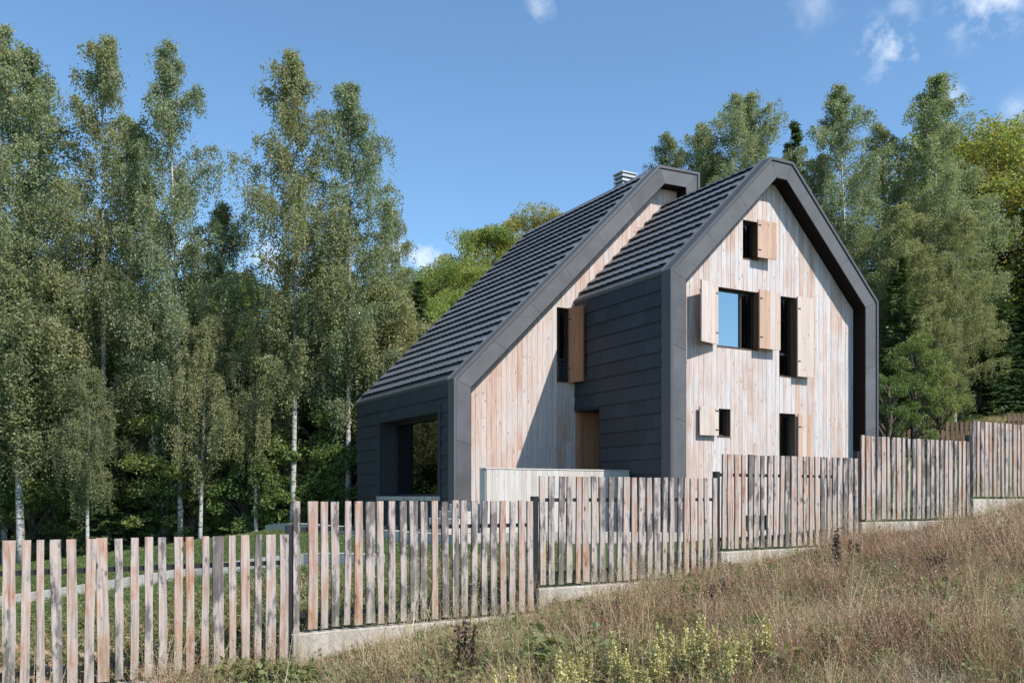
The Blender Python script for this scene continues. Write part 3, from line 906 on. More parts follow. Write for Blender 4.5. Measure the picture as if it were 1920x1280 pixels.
k1 = strip('kerb', [(-11.5, 15.6), (-8.3, 16.0), (-5.8, 16.2), (-3.6, 16.0), (-2.2, 15.2)], 0.24, 0.22, M['kerb'])
tag(k1, 'pale concrete kerb curving across the lawn behind the fence', 'kerb')
k2 = strip('terrace_kerb', [hw(-5.9, 11.8), hw(-5.6, 8), hw(-5.35, 4), hw(-5.2, 0.2), hw(0.6, -0.9)], 0.26, 0.24, M['kerb'])
tag(k2, 'white terrace kerb edging the paving beside the house', 'kerb')
pv = MB()
q = [hw(-5.6, 11), hw(-5.2, 0.3), hw(-3.0, 0.1), hw(-3.0, 11)]
pv.box(0, 2.2, 0, 11.0, -.3, .06)
pvo = pv.build('pavement', M['paving'])
pvo.location = (*hw(-5.35, 0.15), BASE); pvo.rotation_euler = (0, 0, TH); tag(pvo, kind='structure')
k3 = strip('path_kerb', [(-10.5, 29.4), (-8.2, 29.5), (-6.0, 28.8)], 0.35, 0.12, M['kerb'])
tag(k3, 'short pale path edge at the far end of the lawn below the birches', 'kerb')

# ------------------------------------------------------------------ front fence
TOPS = {-1: -0.80, 0: -0.44, 1: -0.06, 2: 0.28, 3: 0.67, 4: 1.08, 5: 1.49, 6: 1.90}
p = fence_pt(-2)
FANG = math.atan2(FD[1], FD[0])
fence = empty('slat_fence', (p[0], p[1], -2.6), FANG)
tag(fence, 'stepped weathered vertical slat fence running uphill across the meadow', 'fence')
frng = random.Random(77)
plinth = empty('concrete_plinth', (p[0], p[1], -2.6), FANG)
tag(plinth, 'stepped pale concrete plinth under the slat fence', 'wall')
ZF = 2.6


def slat_mesh(wd, z0, z1, th, r):
    mb = MB(); k = 5; prev = None
    ph = r.uniform(0, 6)
    for i in range(k + 1):
        s = i / k; z = z0 + (z1 - z0) * s
        cx = math.sin(ph + s * 4) * 0.004 + r.uniform(-.002, .002); hw2 = wd / 2 + r.uniform(-.004, .004)
        ring = [(cx - hw2, -th, z), (cx + hw2, -th, z), (cx + hw2, 0, z), (cx - hw2, 0, z)]
        i0 = len(mb.v); mb.v += ring
        if prev is not None:
            for j in range(4):
                m = (j + 1) % 4; mb.f.append((prev + j, prev + m, i0 + m, i0 + j))
        else: mb.f.append((i0 + 3, i0 + 2, i0 + 1, i0))
        prev = i0
    mb.f.append((prev, prev + 1, prev + 2, prev + 3))
    return mb


for t in range(-1, 7):
    x0 = (t + 1) * BAY; top = TOPS[t - 0] if False else TOPS[t]
    bot = top - 1.5
    # bay t spans fence_pt(t-1) .. fence_pt(t)
    for zz, hh in ((top - 0.355, 0.05), (bot + 0.13, 0.05)):
        MB().box(x0 + .03, x0 + BAY - .03, 0.002, 0.045, zz + ZF, zz + hh + ZF).build('rail', M['steel'], fence)
    MB().box(x0 - .045, x0 + .035, -.012, 0.07, bot - .5 + ZF, top - 0.28 + ZF).build('post', M['steel'], fence)
    ns = 23; xx = 0.045 if t != 1 else -0.03
    pitch = (BAY - .05) / ns
    for i in range(ns):
        wd = frng.choice((0.076, 0.082, 0.088, 0.092, 0.098, 0.114)) + frng.uniform(-.004, .004)
        if i == 0 and t == 1: b_z = bot - 0.38
        else: b_z = bot + frng.uniform(-.008, .012)
        xc = x0 + 0.03 + pitch * (i + 0.5) + frng.uniform(-.008, .008)
        if i == 0 and t == 1: xc = x0 + 0.055
        mb = slat_mesh(wd, 0, top - b_z + frng.gauss(0, .004), frng.uniform(.026, .036), frng)
        o = mb.build('slat', M['fence'], fence)
        o.location = (xc, 0.0, b_z + ZF); o.rotation_euler = (0, R(frng.gauss(0, .45)), 0)
    # plinth block
    gb0 = bot - 0.045
    b_ = MB().box(x0 + .004, x0 + BAY - .004, -.075, .125, gb0 - 1.0 + ZF, gb0 + ZF).build('plinth_block', M['concrete'], plinth, bevel=.008)

# ------------------------------------------------------------------ back boundary fence (dark, in the wood's shade)
bf = empty('back_fence', (-19, 31.4, 0), 0)
tag(bf, 'dark brown picket fence along the far edge of the garden under the trees', 'fence')
brng = random.Random(9)
bx0, bx1 = -19.0, 22.0
nb = 16; step = (bx1 - bx0) / nb
mesh_cache = {}
for k in range(nb):
    xa = bx0 + k * step; xb = xa + step
    ya = 31.4 + (xa + 19) * 0.115; yb = 31.4 + (xb + 19) * 0.115
    zt = gz((xa + xb) / 2, (ya + yb) / 2) + 1.0
    hidden = -5.5 < xa < 13.5
    ang = math.atan2(yb - ya, xb - xa); ll = math.hypot(xb - xa, yb - ya)
    rail = MB().box(0, ll, 0.0, .04, -.35, -.29).box(0, ll, 0.0, .04, -.9, -.84)
    o = rail.build('rail', M['steel'], bf); o.location = (xa + 19, ya - 31.4, zt); o.rotation_euler = (0, 0, ang)
    if hidden: continue
    npk = 13
    for i in range(npk):
        hgt = 1.15
        if 'p' not in mesh_cache: mesh_cache['p'] = MB().box(-.06, .06, -.025, 0, -hgt, 0).mesh('picket', M['fence_dark'])
        s = (i + .5) / npk
        o = link('picket', mesh_cache['p'], bf); o.location = (xa + 19 + (xb - xa) * s, ya - 31.4 + (yb - ya) * s, zt + brng.uniform(-.01, .01)); o.rotation_euler = (0, 0, ang)

# ------------------------------------------------------------------ vegetation
def quads(c, ax, sd_, L, W, rg):
    """leaf-shaped quads: centre c, axis ax, side sd_"""
    ax = ax * (L[:, None] / 2); sd_ = sd_ * (W[:, None] / 2)
    v = np.stack([c - ax, c - ax * 0.1 + sd_, c + ax, c - ax * 0.1 - sd_], 1).reshape(-1, 3)
    f = np.arange(len(c) * 4).reshape(-1, 4)
    return v, f


def unit(v): return v / np.maximum(np.linalg.norm(v, axis=-1, keepdims=True), 1e-6)


def leaf_cloud(c, rg, L, W, down=0.0, jitter=1.0):
    n_ = len(c)
    ax = unit(rg.normal(0, 1, (n_, 3)) * jitter + np.array([0, 0, -down]))
    s = unit(np.cross(ax, rg.normal(0, 1, (n_, 3))))
    sc = rg.uniform(0.7, 1.25, n_)
    return quads(c, ax, s, L * sc, W * sc, rg)


def birch_mesh(seed, H, RAD, leaf='birch_leaf', nl=62, dens=1.0, low=0.16):
    rg = np.random.default_rng(seed); rr = random.Random(seed)
    tr = MB(); br = MB()
    bend = [rr.uniform(-.25, .25) for _ in range(4)]
    def tp(s): return Vector((bend[0] * s * 1.4 + bend[1] * math.sin(s * 5) * .35, bend[2] * s * 1.4 + bend[3] * math.sin(s * 4.3) * .35, H * s))
    ks = 14; tr.tube([tp(i / ks * .975) for i in range(ks + 1)], [0.092 * (1 - i / ks) ** 0.8 + 0.005 for i in range(ks + 1)], 9)
    cs = []
    for i in range(nl):
        s = low + (0.995 - low) * ((i + rr.random()) / nl) ** 0.9
        qq = (s - low * .7) / (1.0 - low * .7)
        prof = min(1, qq / .32) ** .7 * (1 - max(0, (qq - .32) / .68) ** 1.55)
        L = RAD * (0.12 + 1.05 * prof) * rr.uniform(0.62, 1.2)
        az = i * 2.4 + rr.uniform(-.5, .5); p0 = tp(s); dr = Vector((math.cos(az), math.sin(az), 0))
        rise = rr.uniform(.5, 1.1) if s < .7 else rr.uniform(1.0, 1.7)
        pts = [p0]
        for k in range(1, 7):
            q = k / 6; pts.append(p0 + dr * L * (q ** 1.0) + Vector((0, 0, L * rise * (q - 0.42 * q * q))) + Vector((rr.uniform(-.06, .06), rr.uniform(-.06, .06), 0)))
        br.tube(pts, [0.032 * (1 - k / 6.5) * (1.2 - s) + .006 for k in range(7)], 4, cap=False)
        nst = int((12 + 18 * L / RAD) * dens) + (6 if s > .9 else 0)
        for j in range(nst):
            q = rr.uniform(.18, 1.04); k = min(5, int(q * 6)); a = pts[k].lerp(pts[k + 1], min(1, q * 6 - k))
            off = Vector((rr.gauss(0, .2), rr.gauss(0, .2), rr.uniform(-.1, .2))) * (0.5 + L / RAD * .6)
            e = a + off; hang = rr.uniform(.3, 1.35) * (1.0 if s < .75 else 0.5)
            m = int(17 + hang * 34)
            tt = rg.uniform(0, 1, m)
            line = np.array(e)[None, :] + np.stack([np.zeros(m), np.zeros(m), -hang * tt], 1)
            first = np.array(a)[None, :] + (np.array(e) - np.array(a))[None, :] * rg.uniform(0.2, 1, (m // 3, 1))
            cs.append(line + rg.normal(0, 1, (m, 3)) * np.array([.05, .05, .05]) * (1 + tt[:, None] * .7))
            cs.append(first + rg.normal(0, .06, (m // 3, 3)))
            if j % 3 == 0: br.tube([a, e, e - Vector((0, 0, hang * .8))], [.006, .005, .003], 3, cap=False)
    c = np.concatenate(cs)
    v, f_ = leaf_cloud(c, rg, 0.070, 0.048, down=0.8)
    cm = np_mesh('birch_crown', v, f_, [M[leaf]], tint=rg.uniform(0, 1, len(f_)))
    return dict(trunk=tr.mesh('trunk', M['birch_bark'], True), branches=br.mesh('branches', M['twig'], True), crown=cm, H=H)


def spruce_mesh(seed, H, RAD):
    rg = np.random.default_rng(seed); rr = random.Random(seed); tr = MB(); br = MB()
    tr.tube([(0, 0, H * .985 * i / 8) for i in range(9)], [0.15 * (1 - i / 8) + .012 for i in range(9)], 7)
    C = []; A = []; 
    nwh = int(H / 0.25)
    for k in range(nwh):
        s = 0.04 + 0.95 * k / nwh; L0 = RAD * (1 - s) ** 0.85 + .12; nb_ = 7
        for j in range(nb_):
            az = rr.uniform(0, 6.283); L = L0 * rr.uniform(.7, 1.12); dr = np.array([math.cos(az), math.sin(az), 0.0])
            sag = rr.uniform(.08, .30) * (1 - s)
            def bp(q): return np.array([0, 0, H * s]) + dr * L * q + np.array([0, 0, -sag * L * (q - .7 * q * q) * 2 + .25 * s * L * q])
            br.tube([tuple(bp(0)), tuple(bp(.5)), tuple(bp(1))], [.018, .012, .004], 3, cap=False)
            m = int(18 + L * 34); q = rg.uniform(.12, 1.03, m)
            base = np.stack([bp(x) for x in q]); lat = np.array([-dr[1], dr[0], 0])
            wd = (0.32 * L * (1.05 - q) + .06)
            sgn = rg.choice([-1, 1], m)
            C.append(base + lat[None] * (sgn * wd * rg.uniform(0, 1, m))[:, None] + rg.normal(0, .03, (m, 3)) + np.array([0, 0, -.05]) * rg.uniform(0, 1.6, (m, 1)))
            A.append(unit(dr[None] * .8 + lat[None] * (sgn * rg.uniform(.3, 1.0, m))[:, None] + rg.normal(0, .25, (m, 3)) + np.array([0, 0, -.25])))
    C = np.concatenate(C); A = np.concatenate(A); n_ = len(C)
    S = unit(np.cross(A, rg.normal(0, .5, (n_, 3)) + np.array([0, 0, 1])))
    v, f_ = quads(C, A, S, rg.uniform(.16, .30, n_), rg.uniform(.045, .08, n_), rg)
    cm = np_mesh('spruce_crown', v, f_, [M['spruce_leaf']], tint=rg.uniform(0, 1, len(f_)))
    return dict(trunk=tr.mesh('trunk', M['bark'], True), branches=br.mesh('branches', M['bark'], True), crown=cm, H=H)


def broad_mesh(seed, H, RAD, leaf='broad_leaf', low=0.22, nclump=90, per=330, lsize=0.13):
    rg = np.random.default_rng(seed); rr = random.Random(seed); tr = MB(); br = MB()
    tr.tube([(math.sin(i) * .06, math.cos(i * 1.3) * .06, H * .85 * i / 8) for i in range(9)], [0.2 * (1 - i / 9) + .02 for i in range(9)], 8)
    cs = []
    for i in range(nclump):
        s = low + (1 - low) * rr.random() ** 0.8
        prof = math.sqrt(max(0.03, 1 - ((s - (low + 1) * .47) / ((1 - low) * .6)) ** 2))
        az = rr.uniform(0, 6.283); r = RAD * prof * (rr.uniform(.35, 1.0) ** .6)
        c = np.array([math.cos(az) * r, math.sin(az) * r, H * s * .95])
        cr = rr.uniform(.35, .72) * RAD / 2.4
        z0 = max(.15 * H, c[2] - r * .9 - .3)
        br.tube([(0, 0, z0), tuple((np.array([0, 0, z0]) + c) / 2 + np.array([0, 0, .1])), tuple(c)], [.05, .03, .008], 4, cap=False)
        d = unit(rg.normal(0, 1, (per, 3))) * (rg.uniform(.15, 1, (per, 1)) ** .5) * cr * np.array([1.15, 1.15, .75])
        cs.append(c[None] + d)
    c = np.concatenate(cs)
    v, f_ = leaf_cloud(c, rg, lsize, lsize * .68, down=0.35)
    cm = np_mesh('leafy_crown', v, f_, [M[leaf]], tint=rg.uniform(0, 1, len(f_)))
    return dict(trunk=tr.mesh('trunk', M['bark'], True), branches=br.mesh('branches', M['bark'], True), crown=cm, H=H)


BI = [birch_mesh(s, 15.0, r_, l_, nl_, d_, lo_) for s, r_, l_, nl_, d_, lo_ in ((1, 2.05, 'birch_leaf_cool', 50, 1.12, .12), (2, 1.7, 'birch_leaf_cool', 48, 1.12, .24), (3, 2.2, 'birch_leaf', 50, 1.08, .10), (4, 1.85, 'birch_leaf', 49, 1.12, .27), (5, 2.9, 'birch_leaf_cool', 74, 1.3, .10))]
BL = [birch_mesh(s, 8.0, 1.6, 'birch_leaf', 36, .8, .3) for s in (11, 12)]
SP = [spruce_mesh(s, 11.0, r_) for s, r_ in ((21, 2.2), (22, 1.8))]
BR = [broad_mesh(s, 11.0, 3.0, l_, nclump=95, per=420, lsize=.105) for s, l_ in ((31, 'broad_leaf'), (32, 'broad_leaf'), (33, 'gold_leaf'))]
BH = [broad_mesh(s, 5.0, 1.7, 'hazel_leaf', low=.06, nclump=60, per=240, lsize=.085) for s in (51, 52)]
BU = [broad_mesh(s, 3.2, 1.5, 'bush_leaf', low=.03, nclump=46, per=170, lsize=.11) for s in (41, 42)]


def plant_tree(kind, var, x, y, top=None, height=None, label='', cat='tree', group=None, wide=1.0, rz=None, name=None):
    base = gz(x, y) - 0.05
    hgt = height if height else top - base
    s = hgt / var['H']
    root = empty(name or kind, (x, y, base), rz if rz is not None else (x * 7.3 + y * 3.1) % 6.28)
    tag(root, label, cat, group)
    root.scale = (s * wide, s * wide, s)
    for part in ('trunk', 'branches', 'crown'):
        link(part, var[part], root)
    return root


def px_top(px, py, d):
    return (px - 960) / F * d, d, (HOR - py) / F * d


TREES = []
# tall birches at the left, the row behind the lawn
G1 = 'tall birches left of the house'
for px, py, d, vi, wd, lab in (
        (8, 72, 30, 0, 1.0, 'tall birch at the extreme left edge, crown cut by the frame'),
        (82, 108, 31.5, 1, 1.15, 'slender birch just right of the leftmost tall birch'),
        (196, 88, 30.5, 2, 0.95, 'dense tall birch with pointed top, third from the left'),
        (338, 94, 30, 0, .88, 'broad tall birch with white leaning trunk, left of the gap of sky'),
        (548, 106, 29.5, 3, .95, 'tallest birch right of the sky gap with a straight white trunk'),
        (652, 150, 29.5, 1, 1.0, 'birch beside the tallest one, nearest tall birch to the house'),
        (265, 230, 33, 1, 1.0, 'shorter thin birch between two taller ones'),
        (420, 385, 31.5, 3, 1.05, 'low birch filling the foot of the sky gap'),
        (735, 385, 31.5, 2, 0.85, 'outer birch leaning toward the roof slope')):
    x, y, z = px_top(px, py, d)
    plant_tree('birch_tree', BI[vi], x, y, top=z, label=lab, group=G1, wide=wd)
# low drooping birches in front of them
for px, py, d, vi, wd, lab in (
        (40, 500, 28.8, 0, 1.2, 'low drooping yellowish birch at the far left'),
        (165, 700, 28.4, 1, .9, 'small round drooping birch in front of the dark wood'),
        (375, 600, 29.2, 0, .8, 'low birch with hanging twigs below the broad tall birch'),
        (480, 620, 29.6, 1, 0.8, 'low birch left of the straight white trunk'),
        (735, 545, 30.4, 1, 1.25, 'pale drooping birch touching the left roof edge'),
        (265, 600, 31.6, 1, .8, 'low birch in the middle of the dark wood')):
    x, y, z = px_top(px, py, d)
    plant_tree('birch_tree', BL[vi], x, y, top=z, label=lab, group='low drooping birches left of the house', wide=wd)
# the dark wood behind
trng = random.Random(3)
seen_labels = {}


def bush_label(px):
    k_ = max(0, min(16, int((px + 30) / 43 + .5)))
    return 'leafy bush at the wood edge ' + ('cut by the left frame edge', 'under the leftmost tall birch', 'right of the leftmost tall birch', 'under the second birch', 'left of the small drooping birch', 'below the small drooping birch', 'right of the small drooping birch',
        'left of the broad tall birch trunk', 'beside the broad tall birch trunk', 'right of the broad tall birch trunk', 'left of the pale path edge', 'below the sky gap', 'behind the pale path edge', 'left of the straight white trunk', 'at the straight white trunk', 'right of the straight white trunk', 'touching the dark corner of the house')[k_]



def wood_label(kind, px, row):
    place = ('in front of', 'just behind', 'further behind', 'far behind')[row]
    ref = ('the leftmost tall birch', 'the pointed third birch', 'the broad tall birch', 'the gap of sky', 'the two tallest birches', 'the pale birch beside the eave')[min(5, max(0, int((px + 60) / 150)))]
    if row == 0: place = 'at the foot of'
    base = 'dark %s %s %s in the left wood' % (kind, place, ref)
    seen_labels[base] = seen_labels.get(base, 0) + 1
    return base if seen_labels[base] == 1 else base.replace(' in the left wood', ', its right-hand neighbour')


k = 0
for row, (d, ty) in enumerate(((34.0, 640), (36.5, 585), (39.5, 545), (43.5, 520))):
    for i in range(11):
        px = -90 + i * 82 + (row % 2) * 40 + trng.uniform(-18, 18)
        py = ty + trng.uniform(-28, 45)
        x, y, z = px_top(px, py, d + trng.uniform(-.8, .8))
        if trng.random() < 0.55:
            plant_tree('spruce_tree', SP[k % 2], x, y, top=z, label=wood_label('spruce', px, row), group='dark spruces in the wood behind the left birches', wide=1.25)
        else:
            plant_tree('beech_tree', BR[k % 3], x, y, top=z + .3, label=wood_label('leafy tree', px, row), group='leafy trees in the wood behind the left birches', wide=.8)
        k += 1
for px, d, hh, wd, lab in ((205, 30.2, 5.2, 1.1, 'young spruce with lit branch tips beside the small drooping birch'), (455, 31.4, 7.0, 1.1, 'slender spruce below the sky gap'),
                        (590, 31.6, 7.4, 1.1, 'spruce behind the two tallest birches'), (130, 31.5, 7.0, 1.1, 'spruce behind the small drooping birch'), (335, 31.6, 7.6, 1.1, 'spruce right behind the broad tall birch')):
    plant_tree('spruce_tree', SP[int(px) % 2], (px - 960) / F * d, d, height=hh, label=lab, group='young spruces at the edge of the left wood', wide=wd * 1.3)
for px, d, hh, lab in ((-10, 30.2, 4.2, 'hazel at the left frame edge under the leftmost tall birch'), (118, 30.6, 4.6, 'hazel left of the small drooping birch'), (232, 31.0, 3.6, 'hazel right of the small drooping birch'),
                       (312, 30.8, 5.2, 'tallest hazel, just left of the broad tall birch trunk'), (418, 31.2, 3.6, 'hazel below the sky gap'), (478, 30.6, 4.4, 'hazel left of the straight white trunk'), (602, 30.8, 4.8, 'hazel right of the straight white trunk'),
                       (655, 31.4, 5.4, 'hazel against the dark corner of the house'), (60, 29.9, 3.4, 'low hazel between the two leftmost trunks'), (175, 30.4, 3.0, 'lowest hazel, under the small drooping birch'),
                       (365, 30.6, 3.4, 'hazel right of the broad tall birch trunk'), (535, 30.2, 3.2, 'low hazel at the foot of the straight white trunk')):
    plant_tree('hazel_bush', BH[int(px) % 2], (px - 960) / F * d, d, height=hh, label=lab, cat='bush', group='tall hazels at the edge of the left wood')
# undergrowth along the wood's edge
for i in range(17):
    px = -30 + i * 43 + trng.uniform(-14, 14); d = trng.uniform(29.5, 32.2)
    x = (px - 960) / F * d
    plant_tree('bush', BU[i % 2], x, d + 1.0 if px < 480 else d, height=trng.uniform(1.9, 3.6), label=bush_label(px), cat='bush', group='bushes at the edge of the left wood', name='leafy_bush')
# hillside trees behind the roof
for px, py, d, lab in ((728, 512, 58, 'bright green tree left of the roof, just above the drooping birch'), (770, 496, 60, 'round green tree on the hill, second from the left birches'),
                       (825, 490, 60, 'green tree on the hill below the small cloud'), (868, 468, 62, 'yellowish tree halfway up the hill skyline'), (915, 425, 64, 'tree on the hill with a spiky top beside the roof'),
                       (960, 408, 66, 'tree on the hill skyline left of the roof ridge'), (1012, 386, 66, 'highest round golden-green tree left of the roof ridge'), (1062, 396, 72, 'tree just peeping over the roof ridge'),
                       (800, 560, 50, 'bright green tree standing low against the left roof edge'), (850, 540, 54, 'broad green tree against the left roof slope'), (748, 600, 46, 'dark green tree low behind the pale drooping birch'),
                       (905, 500, 58, 'green tree tucked behind the middle of the left roof edge'), (790, 640, 44, 'lowest green tree behind the left eave')):
    x, y, z = px_top(px, py, d)
    plant_tree('beech_tree', BR[int(px) % 2 if px < 940 else 2], x, y, top=z, label=lab, group='trees on the hill behind the roof', wide=1.05)
# trees right of and behind the right gable
for kind, vi, px, py, d, wd, lab in (
        ('b', 2, 1262, 255, 44, 1.0, 'small birch top rising behind the left ridge end'),
        ('b', 3, 1318, 238, 45, 1.0, 'narrow birch top between the two ridges'),
        ('b', 4, 1398, 178, 43, 1.05, 'big dense dark green tree behind the dip between the two roofs'),
        ('s', 0, 1490, 215, 46, .8, 'spire-topped spruce just right of the gable peak'),
        ('b', 0, 1592, 163, 40, 1.2, 'tall birch right of the gable with a visible pale trunk'),
        ('b', 1, 1738, 153, 42, 1.35, 'tallest pointed birch on the right'),
        ('b', 2, 1660, 235, 43, 1.1, 'birch between the two tallest right-hand birches'),
        ('b', 2, 1530, 300, 41, 1.0, 'lower birch close behind the right roof slope'),
        ('B', 1, 1800, 228, 50, 1.1, 'rounded yellowish green tree on the right skyline'),
        ('B', 2, 1865, 222, 50, 1.1, 'golden green tree second from the right edge'),
        ('B', 0, 1930, 212, 52, 1.15, 'golden green tree at the right edge'),
        ('b', 3, 1690, 385, 38, 1.5, 'broad birch right of the house wall'),
        ('b', 2, 1790, 400, 39, 1.35, 'broad yellowish birch reaching over the dark wood'),
        ('b', 3, 1745, 560, 37.5, 1.3, 'bright green low tree beside the house corner'),
        ('s', 1, 1600, 450, 44, 1.2, 'dark spruce hidden behind the right roof slope'),
        ('s', 0, 1450, 330, 48, 1.2, 'dark spruce behind the right gable peak'),
        ('s', 1, 1700, 500, 45, 1.3, 'dark spruce in the shade behind the broad birch'),
        ('s', 0, 1880, 420, 50, 1.35, 'dark spruce in deep shade near the right edge'),
        ('s', 1, 1940, 450, 47, 1.4, 'dark spruce at the right edge in deep shade'),
        ('s', 1, 1820, 480, 52, 1.4, 'dark spruce behind the grass bank'),
        ('b', 4, 1335, 290, 44, 1.0, 'leafy tree low between the roofs')):
    x, y, z = px_top(px, py, d)
    var = {'b': BI, 'B': BR, 's': SP}[kind][vi]
    plant_tree({'b': 'birch_tree', 'B': 'beech_tree', 's': 'spruce_tree'}[kind], var, x, y, top=z, label=lab, wide=wd)
for i in range(9):
    px = 1650 + i * 36 + trng.uniform(-10, 10); d = 43.5 + trng.uniform(0, 4)
    x = (px - 960) / F * d
    plant_tree('spruce_tree', SP[i % 2], x, d, height=trng.uniform(8, 10), label='dark spruce above the right grass bank, %s in its row' % ('nearest the house', 'second from the house', 'third from the house', 'fourth from the house', 'in the middle', 'right of the middle', 'third from the right edge', 'second from the right edge', 'at the right edge')[i], group='dark spruces in the wood above the right grass bank', wide=1.4)
for px, d, hh, kind, vi, wd, lab in ((1668, 34.5, 3.4, 'hazel_bush', 0, .9, 'bright hazel against the house corner'), (1715, 35.5, 4.8, 'hazel_bush', 1, .75, 'tall narrow hazel right of the house corner'),
                                 (1760, 36.6, 3.4, 'hazel_bush', 0, .8, 'hazel at the left end of the grass bank'), (1690, 37.0, 8.0, 'spruce_tree', 1, 1.4, 'slim spruce behind the hazels by the house'), (1790, 39.5, 3.4, 'spruce_tree', 1, 1.5, 'lowest spruce on the grass bank')):
    plant_tree(kind, (SP if kind == 'spruce_tree' else BH)[vi], (px - 960) / F * d, d, height=hh, label=lab, wide=wd)




# ------------------------------------------------------------------ meadow and lawn (uncountable: geometry-node scatter)
def tuft(name, seed, nbl, h0, h1, spread, wdt, mat, lean=.35, heads=None, leaves=None):
    rg = np.random.default_rng(seed); rr = random.Random(seed)
    vs_, fs_, mi, mats = [], [], [], [M[mat]]
    def strip_(pts, w0, idx):
        an = rr.uniform(0, 6.28); s = Vector((math.cos(an), math.sin(an), 0))
        b = len(vs_)
        for k_, p_ in enumerate(pts):
            w_ = w0 * (1 - k_ / (len(pts) - 1)) * .5 + .0006
            vs_.append(tuple(p_ - s * w_)); vs_.append(tuple(p_ + s * w_))
        for k_ in range(len(pts) - 1): fs_.append((b + 2 * k_, b + 2 * k_ + 1, b + 2 * k_ + 3, b + 2 * k_ + 2)); mi.append(idx)
    for i in range(nbl):
        r = spread * math.sqrt(rr.random()); az = rr.uniform(0, 6.28); p_ = Vector((math.cos(az) * r, math.sin(az) * r, -.03))
        hh = rr.uniform(h0, h1); d = Vector((rr.gauss(0, lean), rr.gauss(0, lean), 0)) * hh
        pts = [p_, p_ + d * .3 + Vector((0, 0, hh * .5)), p_ + d + Vector((0, 0, hh * rr.uniform(.8, 1)))]
        strip_(pts, wdt, 0)
        if heads and rr.random() < heads[1]:
            for q in range(heads[2]):
                t_ = 1 - .45 * rr.random(); c = pts[1].lerp(pts[2], max(0, t_ * 2 - 1)) + Vector((rr.gauss(0, heads[3]), rr.gauss(0, heads[3]), rr.gauss(0, heads[3])))
                a = Vector((rr.gauss(0, 1), rr.gauss(0, 1), rr.gauss(0, 1) + .8)).normalized() * heads[4]; s = a.cross(Vector((rr.gauss(0, 1), rr.gauss(0, 1), rr.gauss(0, 1)))).normalized() * heads[4] * .6
                b = len(vs_); vs_.extend([tuple(c - a), tuple(c + s), tuple(c + a), tuple(c - s)]); fs_.append((b, b + 1, b + 2, b + 3)); mi.append(1)
        if leaves:
            for q in range(leaves[0]):
                c = pts[0].lerp(pts[2], rr.uniform(.1, .95)) + Vector((rr.gauss(0, .02), rr.gauss(0, .02), 0))
                a = Vector((rr.gauss(0, 1), rr.gauss(0, 1), rr.gauss(0, .5))).normalized() * leaves[1]; s = a.cross(Vector((rr.gauss(0, .4), rr.gauss(0, .4), 1))).normalized() * leaves[1] * .4
                b = len(vs_); vs_.extend([tuple(c), tuple(c + a * .5 + s), tuple(c + a), tuple(c + a * .5 - s)]); fs_.append((b, b + 1, b + 2, b + 3)); mi.append(2 if heads else 1)
    if heads: mats.append(M[heads[0]])
    if leaves: mats.append(M[leaves[2]])
    me_ = np_mesh(name, np.array(vs_), np.array(fs_), mats, tint=rg.uniform(0, 1, len(fs_)), matidx=mi)
    return bpy.data.objects.new(name, me_)


def scatter(name, pts, rots, scs, idx, objs, label, cat):
    coll = bpy.data.collections.new(name + '_sources')
    for i, o in enumerate(objs):
        o.name = '%s_%02d' % (name, i); coll.objects.link(o)
    me_ = bpy.data.meshes.new(name)
    me_.vertices.add(len(pts)); me_.vertices.foreach_set('co', np.ascontiguousarray(pts, np.float32).ravel())
    for nm, ty, arr in (('rot', 'FLOAT_VECTOR', rots), ('scl', 'FLOAT', scs), ('pick', 'INT', idx)):
        at = me_.attributes.new(nm, ty, 'POINT')
        at.data.foreach_set('vector' if ty == 'FLOAT_VECTOR' else 'value', np.ascontiguousarray(arr, np.int32 if ty == 'INT' else np.float32).ravel())
    o = link(name, me_)
    ng = bpy.data.node_groups.new(name + '_scatter', 'GeometryNodeTree')
    ng.interface.new_socket('Geometry', in_out='INPUT', socket_type='NodeSocketGeometry')
    ng.interface.new_socket('Geometry', in_out='OUTPUT', socket_type='NodeSocketGeometry')
    gi = ng.nodes.new('NodeGroupInput'); go = ng.nodes.new('NodeGroupOutput')
    ci = ng.nodes.new('GeometryNodeCollectionInfo'); ci.inputs['Collection'].default_value = coll
    ci.inputs['Separate Children'].default_value = True; ci.inputs['Reset Children'].default_value = True
    ip = ng.nodes.new('GeometryNodeInstanceOnPoints'); ip.inputs['Pick Instance'].default_value = True
    def attr(nm, ty):
        a = ng.nodes.new('GeometryNodeInputNamedAttribute'); a.data_type = ty; a.inputs['Name'].default_value = nm; return a.outputs['Attribute']
    L_ = ng.links.new
    L_(gi.outputs[0], ip.inputs['Points']); L_(ci.outputs[0], ip.inputs['Instance'])
    L_(attr('pick', 'INT'), ip.inputs['Instance Index'])
    e2r = ng.nodes.new('FunctionNodeEulerToRotation'); L_(attr('rot', 'FLOAT_VECTOR'), e2r.inputs[0]); L_(e2r.outputs[0], ip.inputs['Rotation'])
    L_(attr('scl', 'FLOAT'), ip.inputs['Scale']); L_(ip.outputs[0], go.inputs[0])
    md = o.modifiers.new('scatter', 'NODES'); md.node_group = ng
    tag(o, label, cat, kind='stuff')
    return o


